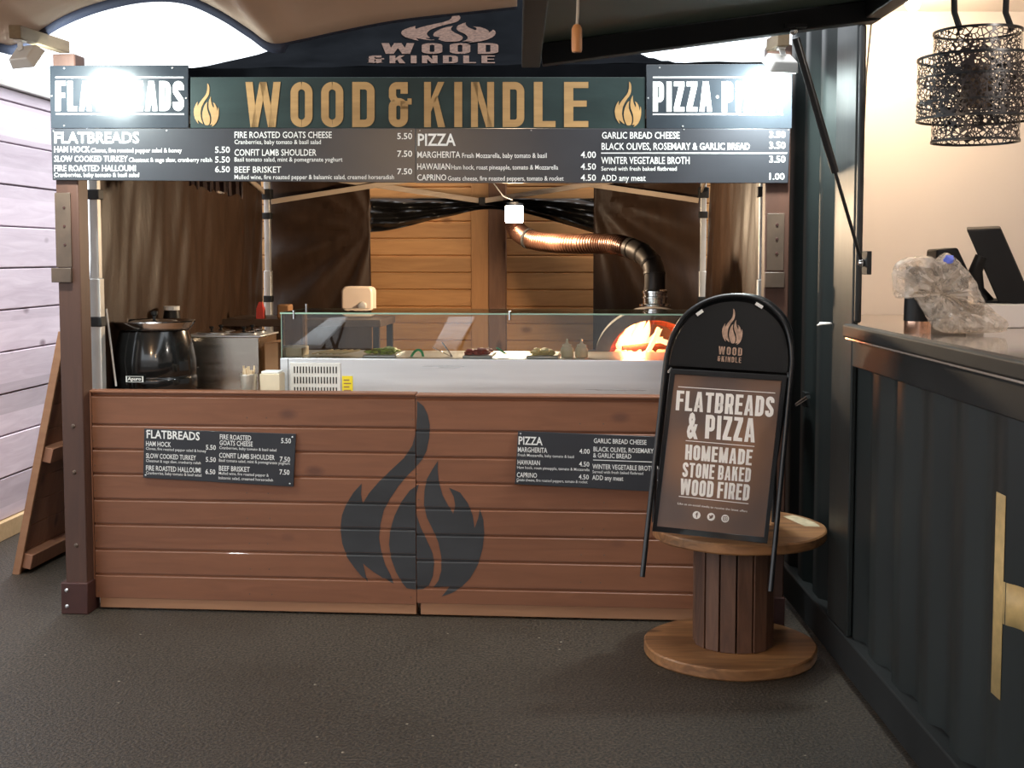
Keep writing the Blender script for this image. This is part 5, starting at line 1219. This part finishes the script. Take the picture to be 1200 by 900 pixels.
# thin cable hanging down the white wall
q = MB(); q.tube([at(1021, 28, 5.56), at(1015, 90, 5.56), at(1012, 160, 5.58), at(1008, 230, 5.6), at(1006, 300, 5.605)], .004, 6); single('thin_cable', q, M['cable'], 'thin black cable running down the white wall inside the container', 'cable', at(1006, 300, 5.605), 'W')
# tie on the corner post
q = MB(); a = on_x(974, 379, 1.19); q.tube([a, a+Vector((-.02, .05, -.005)), a+Vector((-.03, .09, -.012)), a+Vector((-.012, .12, -.004)), a], .0035, 6); single('cable_tie', q, M['offwhite'], 'white cable tie sticking out of the container corner post', 'cable tie', a, 'W')

T = Thing('door_latch', 'short bright latch handle on the dark container side, right of the pavement sign', 'latch', on_x(941, 469, 1.205), 'W')
q = MB(); q.tube([on_x(934, 474, 1.20), on_x(947.5, 465, 1.20)], .009, 10); T.part('handle', q, M['chrome'])
q = MB(); p = on_x(944, 468, 1.21); q.box((1.202, p.y-.03, p.z-.03), (1.2205, p.y+.03, p.z+.03)); T.part('latch_plate', q, M['contframe'])
# ================================================================ LEANING SHUTTER
p0 = on_z(16, 672, 0); p1 = at(70, 388, p0.y+.02); p1.z = p1.z
T = Thing('leaning_shutter', 'brown boarded shutter leaning on its side against the left post', 'shutter', p0, 'W')
dv = Vector((.10, 1.05, 0)); dn = (p1-p0).cross(dv).normalized(); dn = dn if dn.x > 0 else -dn
q = MB(); th = .024; ht = (p1-p0).length; n = 10
for i in range(n):
    a, b = p0.lerp(p1, (i+.01)/n), p0.lerp(p1, (i+.985)/n); q.slab([a, b, b+dv, a+dv], dn*th)
T.part('boards', q, M['shutterwood'], bevel=.002)
q = MB(); q.slab([p0-dv.normalized()*.018, p1-dv.normalized()*.018, p1, p0], dn*.038); T.part('edge_strip', q, M['plinth'], bevel=.003)
for f_ in (.03, .47, .93):
    a = p0.lerp(p1, f_)+dn*th; b = p0.lerp(p1, f_+.06)+dn*th; q = MB(); q.slab([a, b, b+dv, a+dv], dn*.055); T.part('batten', q, M['shutterwood'], bevel=.003)

# ================================================================ BEIGE CANOPY
CY = 5.05
ed = [(-330, 20), (-180, 5), (-90, 22), (-30, 44), (0, 50), (16, 52), (40, 39), (75, 18), (120, 1), (170, -9), (215, -7), (255, 10), (290, 32), (318, 50), (350, 46), (400, 35), (470, 22), (560, 12), (606, 7)]
es = spl(ed, 6)
T = Thing('stretch_canopy', 'beige cloth canopy with scalloped navy edge overhead in front of the stall', 'canopy', (-1, CY, 2.5), 'W')
pe = [at(u, v, CY) for u, v in es]; rows = [0, .15, .4, .8, 1.4, 2.2, 3.2, 4.4, 5.4]
vs = []
for j, r__ in enumerate(rows):
    for i, p in enumerate(pe):
        sm = 2.50; t_ = min(1, r__/1.6); z_ = p.z*(1-t_)+sm*t_+.10*math.sin(min(1, r__/3)*1.5)+.015*math.sin(i*.7)*math.sin(r__*2.2)
        vs.append((p.x, p.y-r__, z_))
n = len(pe); q = MB(); q.add(vs, [(j*n+i, j*n+i+1, (j+1)*n+i+1, (j+1)*n+i) for j in range(len(rows)-1) for i in range(n-1)]); T.part('cloth', q, M['beige'], solid=.004)
q = MB(); wds = [.032 if abs(u-16) > 5 else .05 for u, v in es]
q.add([p+Vector((0, 0, .004)) for p in pe]+[Vector((p.x, p.y+.012, p.z-.038*(1 if u < 335 else .25))) for p, (u, v) in zip(pe, es)], [(i, i+1, n+i+1, n+i) for i in range(n-1)]); T.part('edge_trim', q, M['navytrim'], solid=.004)
# warm lamps under the canopy, above and behind the viewer
for (x, y) in ((-1.3, 1.6), (.0, .6)):
    T = Thing('festoon_bulb', ('left ' if x < -1 else 'right ')+'warm bulb hanging under the beige canopy in front of the stall', 'lamp', (x, y, 2.36), 'W', 'festoon bulbs under the canopy')
    q = MB(); q.blob((x, y, 2.34), .03, .03, .036, 1, 0, 14, 10); T.part('bulb', q, M['warmglow'])
    q = MB(); q.lathe([(.014, 0), (.016, .045), (0, .05)], (x, y, 2.375), 12); T.part('holder', q, M['blackplastic'])
    q = MB(); q.tube([(x, y, 2.42), (x, y, 2.60)], .003, 6); T.part('cable', q, M['cable'])
    point_light('festoon_light', (0, 0, -.09), FEST_W*(1.2 if x < -1 else .6), (1.0, .66, .38), .05, T.o)

# ================================================================ TABLES BEHIND THE VIEWER (mirrored in the display glass)
def mirror(u, v, z):
    p = W2S(on_z(u, v, z)); return Vector((p.x, 2*gy0-p.y, z))
def trestle(lab, near, far, z=.74):
    a, b = mirror(*near[0], z), mirror(*near[1], z); c, d = mirror(*far[1], z), mirror(*far[0], z)
    T = Thing('trestle_table', lab, 'table', (a.x, a.y, 0))
    q = MB(); q.slab([a, b, c, d], (0, 0, -.035)); T.part('top', q, M['tablewhite'], bevel=.004)
    for t_ in (.12, .86):
        p, r_ = a.lerp(d, t_), b.lerp(c, t_); p.z = r_.z = z-.037
        q = MB(); q.beam(p, (r_.x, r_.y, .0), .025, .03); T.part('leg', q, M['blacksteel']); q = MB(); q.beam((r_.x, r_.y+.03, z-.037), (p.x, p.y+.03, 0), .025, .03); T.part('leg', q, M['blacksteel'])
trestle('white trestle table in the open yard to the left behind the viewer', ((343, 404), (376, 404)), ((386, 372), (407, 371)))
trestle('white trestle table in the open yard to the right behind the viewer', ((507, 407), (534, 409)), ((526, 371), (556, 371)))
